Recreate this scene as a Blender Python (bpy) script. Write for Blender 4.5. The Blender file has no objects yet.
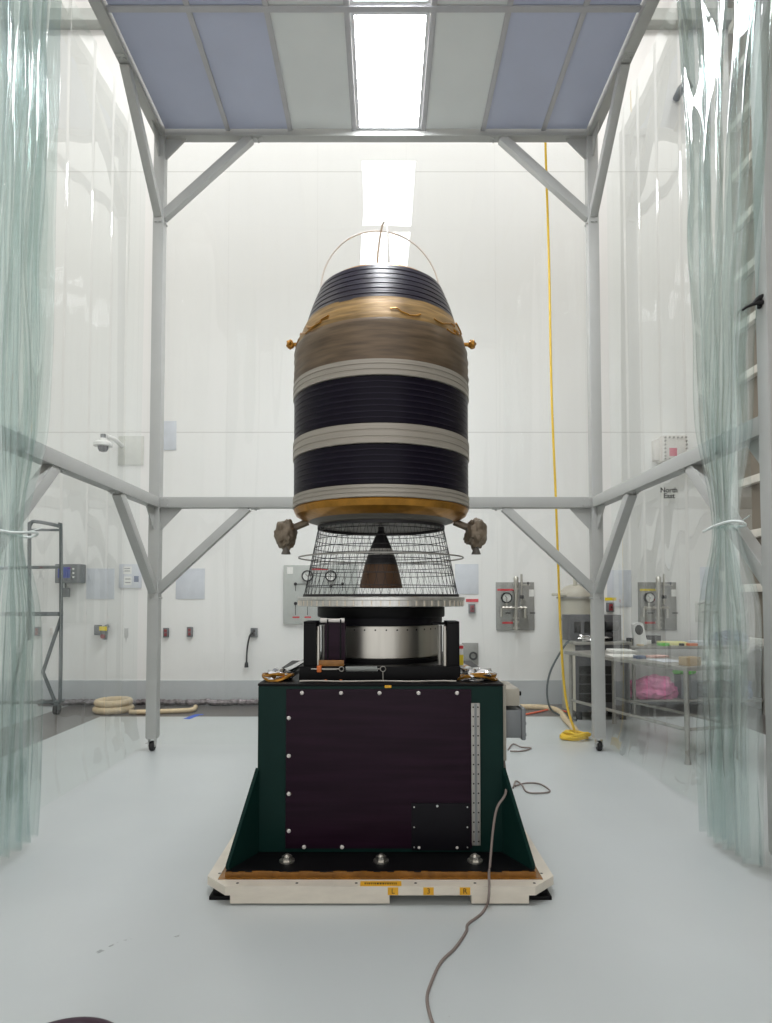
import bpy, bmesh, math, random
from mathutils import Vector, Matrix, noise
PI = math.pi
sc = bpy.context.scene
C = sc.collection

# ------------------------------------------------------------------ camera
W, H, F = 772, 1023, 640.0
TILT = math.radians(2.3)
VX, VY = 383.0, 599.0                      # vanishing point of the room's depth axis
cam_d = bpy.data.cameras.new('camera')
cam = bpy.data.objects.new('camera', cam_d); C.objects.link(cam)
cam_d.sensor_fit = 'VERTICAL'; cam_d.sensor_height = 36.0; cam_d.sensor_width = 36.0
cam_d.lens = F / H * 36.0
PY = VY - F * math.tan(TILT)               # row of the optical axis
cam_d.shift_x = (W / 2 - VX) / H
cam_d.shift_y = (PY - H / 2) / H
cam_d.clip_start = 0.05; cam_d.clip_end = 100
cam.location = (0, 0, 1.4)
cam.rotation_euler = (PI / 2 + TILT, 0, 0)
sc.camera = cam

# ------------------------------------------------------------------ world, lights, exposure
wd = bpy.data.worlds.new('world'); sc.world = wd; wd.use_nodes = True
bg = wd.node_tree.nodes['Background']
bg.inputs['Color'].default_value = (1.0, 0.985, 0.97, 1); bg.inputs['Strength'].default_value = 1.2

def area(x, y, z, sx, sy, power, col=(1, 0.985, 0.975), rot=(0, 0, 0)):
    l = bpy.data.lights.new('high_bay_light', 'AREA'); l.shape = 'RECTANGLE'
    l.size = sx; l.size_y = sy; l.energy = power; l.color = col
    o = bpy.data.objects.new('high_bay_light', l); C.objects.link(o)
    o.location = (x, y, z); o.rotation_euler = rot
    return o
for lx in (-4.4, -2.9, 2.8, 4.2):
    for ly in (3.8, 6.0):
        area(lx, ly, 10.6, 0.5, 0.5, 40)
area(0, 6.6, 10.6, 3.0, 0.7, 120)

sc.view_settings.view_transform = 'Standard'
sc.view_settings.look = 'None'
sc.view_settings.exposure = 0.05
sc.view_settings.gamma = 1.0
sc.view_settings.use_curve_mapping = False
sc.cycles.transparent_max_bounces = 32

# ------------------------------------------------------------------ helpers
def at(px, py, Y):
    u = (px - VX) / F; v = (PY - py) / F
    dy = math.cos(TILT) - v * math.sin(TILT); dz = math.sin(TILT) + v * math.cos(TILT)
    t = Y / dy
    return Vector((u * t, Y, 1.4 + dz * t))
def ground(px, py, z=0.0):
    u = (px - VX) / F; v = (PY - py) / F
    dy = math.cos(TILT) - v * math.sin(TILT); dz = math.sin(TILT) + v * math.cos(TILT)
    t = (z - 1.4) / dz
    return Vector((u * t, dy * t, z))

def lin(c):
    return tuple((x / 12.92 if x <= 0.04045 else ((x + 0.055) / 1.055) ** 2.4) for x in (v / 255.0 for v in c))

def mat(name, rgb, rough=0.5, metal=0.0, var=0.05, scale=8.0, stretch=(1, 1, 1), bump=0.0, spec=0.5, coat=0.0, emit=None, estr=0.0):
    m = bpy.data.materials.new(name); m.use_nodes = True
    nt = m.node_tree; n = nt.nodes; L = nt.links
    b = n['Principled BSDF']
    c = lin(rgb)
    tc = n.new('ShaderNodeTexCoord'); mp = n.new('ShaderNodeMapping'); mp.inputs['Scale'].default_value = stretch
    nz = n.new('ShaderNodeTexNoise'); nz.inputs['Scale'].default_value = scale; nz.inputs['Detail'].default_value = 4
    L.new(tc.outputs['Object'], mp.inputs['Vector']); L.new(mp.outputs['Vector'], nz.inputs['Vector'])
    rp = n.new('ShaderNodeValToRGB')
    rp.color_ramp.elements[0].position = 0.3; rp.color_ramp.elements[1].position = 0.7
    rp.color_ramp.elements[0].color = tuple(max(0, x * (1 - var)) for x in c) + (1,)
    rp.color_ramp.elements[1].color = tuple(min(1, x * (1 + var)) for x in c) + (1,)
    L.new(nz.outputs['Fac'], rp.inputs['Fac']); L.new(rp.outputs['Color'], b.inputs['Base Color'])
    b.inputs['Roughness'].default_value = rough; b.inputs['Metallic'].default_value = metal
    b.inputs['Specular IOR Level'].default_value = spec; b.inputs['Coat Weight'].default_value = coat
    if bump:
        bp = n.new('ShaderNodeBump'); bp.inputs['Strength'].default_value = bump; bp.inputs['Distance'].default_value = 0.01
        L.new(nz.outputs['Fac'], bp.inputs['Height']); L.new(bp.outputs['Normal'], b.inputs['Normal'])
    if emit:
        b.inputs['Emission Color'].default_value = lin(emit) + (1,); b.inputs['Emission Strength'].default_value = estr
    return m

def smooth_obj(o, ang=40):
    me = o.data
    for p in me.polygons: p.use_smooth = True
    me.update()
    bm = bmesh.new(); bm.from_mesh(me)
    for e in bm.edges:
        e.smooth = not (len(e.link_faces) == 2 and e.calc_face_angle(0) > math.radians(ang))
    bm.to_mesh(me); bm.free()

class MB:
    def __init__(s): s.bm = bmesh.new()
    def box(s, lo, hi, bev=0.0, M=None):
        lo = Vector(lo); hi = Vector(hi)
        r = bmesh.ops.create_cube(s.bm, size=1.0)
        d = hi - lo; c = (hi + lo) / 2
        for v in r['verts']: v.co = Vector((v.co.x * d.x, v.co.y * d.y, v.co.z * d.z)) + c
        vs = list(r['verts'])
        if bev:
            es = list({e for v in vs for e in v.link_edges})
            q = bmesh.ops.bevel(s.bm, geom=es, offset=bev, segments=2, profile=0.6, affect='EDGES')
            vs = list({v for f in q['faces'] for v in f.verts} | {v for v in vs if v.is_valid})
        if M is not None:
            done = set()
            for v in vs:
                if v.is_valid and v not in done: v.co = M @ v.co; done.add(v)
        return s
    def bar(s, a, b, w, h=None, up=(0, 0, 1), bev=0.0):
        a = Vector(a); b = Vector(b); h = h or w
        d = (b - a); L = d.length; d.normalize()
        up = Vector(up)
        if abs(d.dot(up)) > 0.99: up = Vector((0, 1, 0))
        x = d.cross(up).normalized(); z = x.cross(d).normalized()
        M = Matrix((x, d, z)).transposed().to_4x4(); M.translation = a
        return s.box((-w / 2, 0, -h / 2), (w / 2, L, h / 2), bev, M)
    def cyl(s, a, b, r, r2=None, n=16, caps=True):
        a = Vector(a); b = Vector(b); r2 = r if r2 is None else r2
        return s.tube([a, b], [r, r2], n, caps)
    def tube(s, pts, r, n=8, caps=True):
        pts = [Vector(p) for p in pts]
        rr = r if isinstance(r, (list, tuple)) else [r] * len(pts)
        t0 = (pts[1] - pts[0]).normalized()
        up = Vector((0, 0, 1)) if abs(t0.z) < 0.9 else Vector((0, 1, 0))
        nx = t0.cross(up).normalized()
        rings = []
        for i, p in enumerate(pts):
            a = pts[max(i - 1, 0)]; b = pts[min(i + 1, len(pts) - 1)]
            t = (b - a)
            t = t.normalized() if t.length > 1e-9 else t0
            nx = (nx - t * nx.dot(t))
            nx = nx.normalized() if nx.length > 1e-6 else t.orthogonal().normalized()
            ny = t.cross(nx)
            rings.append([s.bm.verts.new(p + (nx * math.cos(2 * PI * k / n) + ny * math.sin(2 * PI * k / n)) * rr[i]) for k in range(n)])
        for i in range(len(rings) - 1):
            A, B = rings[i], rings[i + 1]
            for k in range(n):
                s.bm.faces.new((A[k], A[(k + 1) % n], B[(k + 1) % n], B[k]))
        if caps:
            s.bm.faces.new(list(reversed(rings[0]))); s.bm.faces.new(rings[-1])
        return s
    def lathe(s, prof, n=64, M=None, close=False):
        rings = []
        for r, z in prof:
            if r < 1e-6: rings.append([s.bm.verts.new((0, 0, z))])
            else: rings.append([s.bm.verts.new((r * math.cos(2 * PI * k / n), r * math.sin(2 * PI * k / n), z)) for k in range(n)])
        idx = list(range(len(rings) - 1))
        pairs = [(i, i + 1) for i in idx] + ([(len(rings) - 1, 0)] if close else [])
        for i, j in pairs:
            A, B = rings[i], rings[j]
            for k in range(n):
                k2 = (k + 1) % n
                if len(A) == 1 and len(B) == 1: continue
                if len(A) == 1: s.bm.faces.new((A[0], B[k2], B[k]))
                elif len(B) == 1: s.bm.faces.new((A[k], A[k2], B[0]))
                else: s.bm.faces.new((A[k], A[k2], B[k2], B[k]))
        if M is not None:
            for R in rings:
                for v in R: v.co = M @ v.co
        return s
    def prism(s, poly, d):
        d = Vector(d)
        A = [s.bm.verts.new(p) for p in poly]; B = [s.bm.verts.new(Vector(p) + d) for p in poly]
        n = len(poly)
        s.bm.faces.new(list(reversed(A))); s.bm.faces.new(B)
        for k in range(n): s.bm.faces.new((A[k], A[(k + 1) % n], B[(k + 1) % n], B[k]))
        return s
    def quad(s, pts):
        s.bm.faces.new([s.bm.verts.new(p) for p in pts]); return s
    def lump(s, c, size, seed=0, amp=0.3, freq=2.0, sub=3, flat=None):
        r = bmesh.ops.create_icosphere(s.bm, subdivisions=sub, radius=1.0)
        c = Vector(c)
        for v in r['verts']:
            p = v.co.copy()
            k = 1 + amp * noise.noise(p * freq + Vector((seed * 7.3, seed * 1.7, seed)))+ amp * .6 * noise.noise(p * freq * 2.7 + Vector((seed * 3.3, 5, seed)))
            p *= k
            if flat is not None and p.z < flat: p.z = flat
            v.co = Vector((p.x * size[0], p.y * size[1], p.z * size[2])) + c
        return s
    def torus(s, c, R, r, axis='Z', n=48, m=10, M=None):
        prof = [(R + r * math.cos(2 * PI * k / m), r * math.sin(2 * PI * k / m)) for k in range(m)]
        T = Matrix.Translation(Vector(c))
        if axis == 'Y': T = T @ Matrix.Rotation(PI / 2, 4, 'X')
        if axis == 'X': T = T @ Matrix.Rotation(PI / 2, 4, 'Y')
        return s.lathe(prof, n, T, close=True)
    def build(s, name, m, parent=None, smooth=True, loc=None, ang=40):
        bmesh.ops.recalc_face_normals(s.bm, faces=s.bm.faces[:])
        me = bpy.data.meshes.new(name); s.bm.to_mesh(me); s.bm.free()
        o = bpy.data.objects.new(name, me); C.objects.link(o)
        for mm in (m if isinstance(m, (list, tuple)) else [m]): me.materials.append(mm)
        if smooth: smooth_obj(o, ang)
        if parent is not None:
            par = parent; off = Vector((0, 0, 0))
            while par is not None: off += Vector(par.location); par = par.parent
            for v in me.vertices: v.co -= off      # parts are written in world metres
            o.parent = parent
        elif loc is not None:
            L = Vector(loc)
            for v in me.vertices: v.co -= L
            o.location = L
        return o

def tag(o, label, cat, group=None, kind=None):
    o['label'] = label; o['category'] = cat
    if group: o['group'] = group
    if kind: o['kind'] = kind
    return o
def thing(name, loc, label, cat, group=None):
    o = bpy.data.objects.new(name, None); C.objects.link(o); o.location = loc; o.empty_display_size = 0.1
    return tag(o, label, cat, group)
def struct(o): o['kind'] = 'structure'; return o
def text_part(name, body, size, origin, m, parent, rot=(PI / 2, 0, 0), depth=0.0006, bold=0.0):
    cu = bpy.data.curves.new(name, 'FONT'); cu.body = body; cu.size = size; cu.align_x = 'CENTER'; cu.align_y = 'CENTER'
    cu.extrude = depth; cu.offset = bold; cu.space_line = 0.85
    tmp = bpy.data.objects.new(name + '_tmp', cu); C.objects.link(tmp)
    dg = bpy.context.evaluated_depsgraph_get(); dg.update()
    me = bpy.data.meshes.new_from_object(tmp.evaluated_get(dg))
    bpy.data.objects.remove(tmp)
    R = Matrix.Translation(Vector(origin)) @ Matrix.Rotation(rot[2], 4, 'Z') @ Matrix.Rotation(rot[0], 4, 'X')
    me.transform(R)
    o = bpy.data.objects.new(name, me); C.objects.link(o)
    me.materials.clear(); me.materials.append(m)
    off = Vector((0, 0, 0)); par = parent
    while par is not None: off += Vector(par.location); par = par.parent
    for v in me.vertices: v.co -= off
    o.parent = parent
    return o
def spline(pts, sub=8):
    P = [Vector(p) for p in pts]; P = [P[0]] + P + [P[-1]]; out = []
    for i in range(1, len(P) - 2):
        p0, p1, p2, p3 = P[i - 1], P[i], P[i + 1], P[i + 2]
        for k in range(sub):
            t = k / sub
            out.append(0.5 * ((2 * p1) + (p2 - p0) * t + (2 * p0 - 5 * p1 + 4 * p2 - p3) * t * t + (3 * p1 - p0 - 3 * p2 + p3) * t ** 3))
    out.append(P[-2]); return out

# ------------------------------------------------------------------ materials
M = {}
M['steel_paint'] = mat('grey powder coated steel', (176, 177, 174), 0.42, 0, 0.03, 5)
M['bolt'] = mat('zinc bolt', (190, 190, 188), 0.35, 0.8)
M['black'] = mat('black paint', (9, 9, 11), 0.45, 0, 0.15, 12, spec=0.15)
M['rubber'] = mat('black rubber', (20, 20, 22), 0.6)
M['tbar'] = mat('ceiling bar', (178, 178, 182), 0.4)
M['panel_blue'] = mat('blue grey ceiling panel', (184, 190, 212), 0.35, 0, 0.05, 1.5)
M['panel_grey'] = mat('grey ceiling panel', (222, 226, 226), 0.35, 0, 0.04, 1.5)
M['fixture'] = mat('white fixture trim', (225, 226, 230), 0.4)
M['diffuser'] = mat('lit diffuser', (250, 252, 255), 0.5, 0, 0.0, emit=(250, 252, 255), estr=31.0)
M['green'] = mat('dark green enamel', (16, 42, 38), 0.42, 0, 0.08, 6, spec=0.12)
M['purple'] = mat('dark purple anodised panel', (34, 18, 31), 0.36, 0.0, 0.3, 5, (0.4, 1, 6), spec=0.12)
M['black_panel'] = mat('black cover plate', (18, 17, 22), 0.4, 0, 0.1, spec=0.12)
M['alu'] = mat('machined aluminium', (222, 214, 200), 0.42, 0.25, 0.06, 10, (1, 1, 3))
M['alu_ring'] = mat('turned aluminium', (205, 205, 202), 0.3, 0.85, 0.1, 30, (3, 3, 0.3))
M['steel'] = mat('brushed steel', (195, 192, 184), 0.33, 0.95, 0.05, 30, (1, 1, 0.1))
M['dull_steel'] = mat('dull stainless', (158, 156, 150), 0.42, 0.6, 0.08, 14)
M['kapton'] = mat('amber tape', (132, 88, 30), 0.25, 0.15, 0.3, 18)
M['yellow_tape'] = mat('yellow tape', (222, 165, 30), 0.45, 0, 0.08)
M['ink'] = mat('black ink', (25, 22, 20), 0.6)
M['silver_foil'] = mat('silver foil', (205, 205, 205), 0.16, 0.95, 0.1, 20, bump=0.3)
M['dull_foil'] = mat('dull crinkled foil', (122, 116, 118), 0.3, 0.7, 0.5, 25, bump=0.5)
M['gold_foil'] = mat('gold foil', (172, 122, 48), 0.28, 0.7, 0.25, 14, bump=0.3)
M['blanket'] = mat('golden brown thermal blanket', (98, 82, 64), 0.42, 0.2, 0.4, 4, (1, 1, 9), bump=0.15)
M['band'] = mat('silver grey band', (158, 152, 142), 0.42, 0.2, 0.12, 6, (0.3, 0.3, 30))
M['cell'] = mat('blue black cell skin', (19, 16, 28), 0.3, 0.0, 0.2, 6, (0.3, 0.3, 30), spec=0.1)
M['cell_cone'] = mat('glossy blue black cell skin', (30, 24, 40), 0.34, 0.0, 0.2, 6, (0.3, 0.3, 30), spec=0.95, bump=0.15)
M['blanket_gold'] = mat('gold thermal blanket', (140, 112, 68), 0.46, 0.2, 0.45, 5, (1, 1, 9), bump=0.25)
M['cell_line'] = mat('seam between cell rows', (38, 34, 46), 0.4, 0.1, 0.1, spec=0.15)
M['dish'] = mat('grey underside', (112, 108, 102), 0.5, 0.2, 0.1)
M['nozzle_black'] = mat('black nozzle', (30, 29, 32), 0.55)
M['nozzle_brown'] = mat('brown nozzle skirt', (88, 62, 40), 0.5, 0, 0.15)
M['nozzle_white'] = mat('pale nozzle stripe', (190, 188, 182), 0.5)
M['lattice'] = mat('dark lattice wire', (45, 44, 46), 0.45, 0.3)
M['pod'] = mat('grey brown wrapped thruster', (120, 108, 92), 0.45, 0.3, 0.25, 15, bump=0.3)
M['pale'] = mat('pale grey paint', (214, 210, 205), 0.45)
M['spring'] = mat('grey spring', (172, 176, 174), 0.35, 0.5)
M['orange'] = mat('orange plastic', (205, 105, 40), 0.5)
M['cord_grey'] = mat('grey brown lead', (128, 116, 110), 0.55)
M['cord_white'] = mat('pale cord', (200, 195, 185), 0.55)
M['beige_box'] = mat('beige grey box', (168, 163, 150), 0.45)
M['grey_box'] = mat('grey casting', (118, 122, 124), 0.4, 0.1)
M['outlet'] = mat('grey outlet plate', (110, 113, 116), 0.4, 0.4)
M['red'] = mat('red label', (198, 40, 52), 0.5)
M['red_dim'] = mat('dark red inset', (130, 40, 48), 0.5)
M['yellow'] = mat('yellow label', (228, 205, 40), 0.5)
M['yellow_cord'] = mat('yellow air hose', (228, 188, 28), 0.45)
M['white'] = mat('white plastic', (228, 228, 226), 0.4)
M['paper'] = mat('pale blue sheet', (203, 207, 214), 0.6)
M['pale_yellow'] = mat('pale yellow card', (226, 222, 150), 0.6)
M['pale_pink'] = mat('pale pink film', (222, 180, 172), 0.5)
M['paper_white'] = mat('white paper', (226, 226, 222), 0.7)
M['plate_grey'] = mat('grey instrument plate', (176, 180, 176), 0.45, 0.15)
M['steel_plate'] = mat('brushed wall plate', (150, 150, 146), 0.4, 0.5, 0.08, 20)
M['dial'] = mat('dial face', (225, 226, 222), 0.4)
M['blue_screen'] = mat('blue screen', (40, 62, 150), 0.3)
M['hose'] = mat('beige hose', (206, 186, 152), 0.6, 0, 0.1, 20)
M['orange_cord'] = mat('orange cord', (222, 92, 52), 0.5)
M['pink'] = mat('pink antistatic film', (214, 128, 168), 0.3, 0, 0.25, 14)
M['green_bag'] = mat('green plastic', (90, 190, 60), 0.35, 0, 0.2)
M['blue_bag'] = mat('blue grey plastic film', (78, 96, 130), 0.3, 0, 0.3, 12)
M['cardboard'] = mat('tan cardboard', (178, 156, 122), 0.7)
M['frame_dark'] = mat('dark grey tube', (84, 92, 94), 0.4, 0.3)
M['blue_tape'] = mat('blue tape', (45, 90, 200), 0.5)
M['tie'] = mat('white strap', (225, 232, 230), 0.45)
M['chiller'] = mat('beige cabinet paint', (190, 186, 172), 0.5)
M['chiller_front'] = mat('dark grey cabinet front', (84, 84, 86), 0.5)
M['dark_hose'] = mat('dark purple hose', (48, 24, 40), 0.3, 0, 0.1)
M['smoke'] = mat('smoked dome', (60, 62, 72), 0.15)
M['pink_red'] = mat('faded red label', (196, 80, 104), 0.5)
M['plexi_grey'] = mat('pale grey backing plate', (205, 206, 200), 0.35)

def wall_mat(name, rgb, seam=True):
    m = mat(name, rgb, 0.42, 0, 0.015, 0.7)
    if seam:
        nt = m.node_tree; n = nt.nodes; L = nt.links; b = n['Principled BSDF']
        rp = [x for x in n if x.type == 'VALTORGB'][0]
        geo = n.new('ShaderNodeNewGeometry'); sp = n.new('ShaderNodeSeparateXYZ'); L.new(geo.outputs['Position'], sp.inputs[0])
        def seamline(sock, off, per, w):
            a = n.new('ShaderNodeMath'); a.operation = 'ADD'; a.inputs[1].default_value = 100 * per - off + w / 2; L.new(sock, a.inputs[0])
            q = n.new('ShaderNodeMath'); q.operation = 'MODULO'; q.inputs[1].default_value = per; L.new(a.outputs[0], q.inputs[0])
            l = n.new('ShaderNodeMath'); l.operation = 'LESS_THAN'; l.inputs[1].default_value = w; L.new(q.outputs[0], l.inputs[0]); return l.outputs[0]
        s1 = seamline(sp.outputs['Z'], 3.66, 3.63, 0.014); s2 = seamline(sp.outputs['X'], -0.9, 1.22, 0.006)
        h = n.new('ShaderNodeMath'); h.operation = 'MULTIPLY'; h.inputs[1].default_value = 0.35; L.new(s2, h.inputs[0])
        mx = n.new('ShaderNodeMath'); mx.operation = 'MAXIMUM'; L.new(s1, mx.inputs[0]); L.new(h.outputs[0], mx.inputs[1])
        mul = n.new('ShaderNodeMath'); mul.operation = 'MULTIPLY'; mul.inputs[1].default_value = 0.34; L.new(mx.outputs[0], mul.inputs[0])
        mix = n.new('ShaderNodeMix'); mix.data_type = 'RGBA'
        L.new(mul.outputs[0], mix.inputs['Factor']); L.new(rp.outputs['Color'], mix.inputs['A']); mix.inputs['B'].default_value = lin((150, 148, 142)) + (1,)
        L.new(mix.outputs['Result'], b.inputs['Base Color'])
    return m
M['wall'] = wall_mat('off white wall panels', (230, 230, 228))
M['wall_dark'] = mat('brown grey slatted wall', (128, 120, 108), 0.6, 0, 0.06, 3)
M['wall_plain'] = wall_mat('off white paint', (230, 228, 222), False)
M['cove'] = mat('grey cove base', (186, 190, 192), 0.45, 0, 0.03, 3)
M['ledge'] = mat('grey ledge', (178, 182, 178), 0.5)
M['trim_white'] = mat('white slat', (222, 218, 208), 0.5)
M['concrete'] = mat('dark grey floor band', (94, 90, 87), 0.4, 0, 0.08, 2.5)

def floor_mat():
    m = mat('white epoxy floor', (185, 190, 190), 0.3, 0, 0.03, 1.2)
    nt = m.node_tree; n = nt.nodes; L = nt.links; b = n['Principled BSDF']
    rp = [x for x in n if x.type == 'VALTORGB'][0]
    geo = n.new('ShaderNodeNewGeometry')
    # scuffs and specks with a shape of their own
    v = n.new('ShaderNodeTexNoise'); v.inputs['Scale'].default_value = 26; v.inputs['Detail'].default_value = 3; L.new(geo.outputs['Position'], v.inputs['Vector'])
    th = n.new('ShaderNodeValToRGB'); th.color_ramp.elements[0].position = 0.55; th.color_ramp.elements[1].position = 0.62; L.new(v.outputs['Fac'], th.inputs['Fac'])
    acc = None
    a = ground(96, 953); c = ground(133, 937); a2 = ground(172, 938); c2 = ground(181, 935)
    for p, q, w in ((a, c, 0.011), (a2, c2, 0.006)):
        d = (q - p); Ld = d.length; d.normalize()
        sub = n.new('ShaderNodeVectorMath'); sub.operation = 'SUBTRACT'; L.new(geo.outputs['Position'], sub.inputs[0]); sub.inputs[1].default_value = (p + q) / 2
        d1 = n.new('ShaderNodeVectorMath'); d1.operation = 'DOT_PRODUCT'; L.new(sub.outputs[0], d1.inputs[0]); d1.inputs[1].default_value = d
        d2 = n.new('ShaderNodeVectorMath'); d2.operation = 'DOT_PRODUCT'; L.new(sub.outputs[0], d2.inputs[0]); d2.inputs[1].default_value = Vector((-d.y, d.x, 0))
        f = []
        for dd, lim in ((d1, Ld / 2), (d2, w)):
            ab = n.new('ShaderNodeMath'); ab.operation = 'ABSOLUTE'; L.new(dd.outputs['Value'], ab.inputs[0])
            lt = n.new('ShaderNodeMath'); lt.operation = 'LESS_THAN'; lt.inputs[1].default_value = lim; L.new(ab.outputs[0], lt.inputs[0]); f.append(lt)
        mu = n.new('ShaderNodeMath'); mu.operation = 'MULTIPLY'; L.new(f[0].outputs[0], mu.inputs[0]); L.new(f[1].outputs[0], mu.inputs[1])
        if acc is None: acc = mu.outputs[0]
        else:
            ad = n.new('ShaderNodeMath'); ad.operation = 'MAXIMUM'; L.new(acc, ad.inputs[0]); L.new(mu.outputs[0], ad.inputs[1]); acc = ad.outputs[0]
    mm = n.new('ShaderNodeMath'); mm.operation = 'MULTIPLY'; L.new(acc, mm.inputs[0]); L.new(th.outputs['Color'], mm.inputs[1])
    vo = n.new('ShaderNodeTexVoronoi'); vo.inputs['Scale'].default_value = 5.0; L.new(geo.outputs['Position'], vo.inputs['Vector'])
    lt = n.new('ShaderNodeMath'); lt.operation = 'LESS_THAN'; lt.inputs[1].default_value = 0.022; L.new(vo.outputs['Distance'], lt.inputs[0])
    hf = n.new('ShaderNodeMath'); hf.operation = 'MULTIPLY'; hf.inputs[1].default_value = 0.3; L.new(lt.outputs[0], hf.inputs[0])
    m2 = n.new('ShaderNodeMath'); m2.operation = 'MAXIMUM'; L.new(mm.outputs[0], m2.inputs[0]); L.new(hf.outputs[0], m2.inputs[1])
    m3 = n.new('ShaderNodeMath'); m3.operation = 'MULTIPLY'; m3.inputs[1].default_value = 0.6; L.new(m2.outputs[0], m3.inputs[0])
    mix = n.new('ShaderNodeMix'); mix.data_type = 'RGBA'
    L.new(m3.outputs[0], mix.inputs['Factor']); L.new(rp.outputs['Color'], mix.inputs['A']); mix.inputs['B'].default_value = lin((90, 96, 90)) + (1,)
    L.new(mix.outputs['Result'], b.inputs['Base Color'])
    return m
M['floor'] = floor_mat()

def vinyl(name, thin, deep, haze, refl=1.7, rough=0.04):
    m = bpy.data.materials.new(name); m.use_nodes = True
    nt = m.node_tree; n = nt.nodes; L = nt.links; n.clear()
    out = n.new('ShaderNodeOutputMaterial')
    lw = n.new('ShaderNodeLayerWeight'); lw.inputs['Blend'].default_value = 0.35
    mixc = n.new('ShaderNodeMix'); mixc.data_type = 'RGBA'
    L.new(lw.outputs['Facing'], mixc.inputs['Factor']); mixc.inputs['A'].default_value = thin + (1,); mixc.inputs['B'].default_value = deep + (1,)
    tr = n.new('ShaderNodeBsdfTransparent'); L.new(mixc.outputs['Result'], tr.inputs['Color'])
    df = n.new('ShaderNodeBsdfDiffuse'); df.inputs['Color'].default_value = (0.82, 0.9, 0.88, 1)
    tl = n.new('ShaderNodeBsdfTranslucent'); tl.inputs['Color'].default_value = (0.82, 0.9, 0.88, 1)
    hz = n.new('ShaderNodeMixShader'); hz.inputs[0].default_value = 0.5; L.new(df.outputs[0], hz.inputs[1]); L.new(tl.outputs[0], hz.inputs[2])
    # faint vertical streaks in the film
    tc = n.new('ShaderNodeTexCoord'); mp = n.new('ShaderNodeMapping'); mp.inputs['Scale'].default_value = (9, 9, 0.25); nz = n.new('ShaderNodeTexNoise'); nz.inputs['Scale'].default_value = 2.0; nz.inputs['Detail'].default_value = 4
    L.new(tc.outputs['Object'], mp.inputs[0]); L.new(mp.outputs[0], nz.inputs['Vector'])
    hm = n.new('ShaderNodeMath'); hm.operation = 'MULTIPLY'; hm.inputs[1].default_value = haze * 2; L.new(nz.outputs['Fac'], hm.inputs[0])
    m1 = n.new('ShaderNodeMixShader'); L.new(hm.outputs[0], m1.inputs[0]); L.new(tr.outputs[0], m1.inputs[1]); L.new(hz.outputs[0], m1.inputs[2])
    gl = n.new('ShaderNodeBsdfGlossy'); gl.inputs['Roughness'].default_value = rough; gl.inputs['Color'].default_value = (1, 1, 1, 1)
    fr = n.new('ShaderNodeFresnel')
    ge = n.new('ShaderNodeNewGeometry'); io = n.new('ShaderNodeMix'); io.inputs['A'].default_value = 1.5; io.inputs['B'].default_value = 1 / 1.5
    L.new(ge.outputs['Backfacing'], io.inputs['Factor']); L.new(io.outputs['Result'], fr.inputs['IOR'])
    fm = n.new('ShaderNodeMath'); fm.operation = 'MULTIPLY'; fm.inputs[1].default_value = refl; fm.use_clamp = True; L.new(fr.outputs[0], fm.inputs[0])
    m2 = n.new('ShaderNodeMixShader'); L.new(fm.outputs[0], m2.inputs[0]); L.new(m1.outputs[0], m2.inputs[1]); L.new(gl.outputs[0], m2.inputs[2])
    L.new(m2.outputs[0], out.inputs['Surface'])
    return m
M['vinyl_flat'] = vinyl('clear vinyl sheet', (0.985, 0.995, 0.99), (0.88, 0.93, 0.92), 0.02, 1.4, 0.02)
M['vinyl_back'] = vinyl('clear vinyl back sheet', (0.985, 0.995, 0.99), (0.88, 0.93, 0.92), 0.015, 0.8, 0.02)
M['vinyl_fold'] = vinyl('green tinted clear vinyl', (0.958, 0.977, 0.972), (0.60, 0.71, 0.705), 0.03, 2.2, 0.03)

# ------------------------------------------------------------------ setting
YW = 8.6; XL, XR = -5.6, 4.8; ZC = 11.2; YF = -5.0
DX0, DX1, DYB, DXR = -4.13, -3.37, 7.69, 3.95
f = MB()
def fquad(x0, x1, y0, y1, mi):
    fc = f.bm.faces.new([f.bm.verts.new(p) for p in ((x0, y0, 0), (x1, y0, 0), (x1, y1, 0), (x0, y1, 0))]); fc.material_index = mi
fquad(XL, DX0, YF, YW, 0); fquad(DX0, DX1, YF, DYB, 1); fquad(DX0, XR, DYB, YW, 1); fquad(DX1, DXR, YF, DYB, 0); fquad(DXR, XR, YF, DYB, 1)
struct(f.build('floor', [M['floor'], M['concrete']], smooth=False))
struct(MB().box((XL, YW, 0), (XR, YW + 0.15, ZC)).build('wall_back', M['wall'], smooth=False))
struct(MB().box((XL - 0.15, YF, 0), (XL, YW, ZC)).build('wall_left', M['wall_plain'], smooth=False))
struct(MB().box((XR, YF, 0), (XR + 0.15, YW, ZC)).build('wall_right', M['wall_dark'], smooth=False))
struct(MB().box((XL, YF, ZC), (XR, YW, ZC + 0.15)).build('ceiling', M['wall_plain'], smooth=False))
b = MB().box((XL, YW - 0.012, 0), (XR, YW, 0.315)); struct(b.build('baseboard_back', M['cove'], smooth=False))
zl = at(90, 30, YW).z
struct(MB().box((XL, YW - 0.16, zl), (XR, YW, zl + 0.17), 0.01).build('trim_1', M['ledge']))
k = 2
z = 0.80
while z < 10.4:
    struct(MB().box((XR - 0.09, 2.0, z), (XR, YW - 0.17, z + 0.10), 0.006).build('trim_%d' % k, M['trim_white'])); k += 1
    z += 0.692

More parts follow.
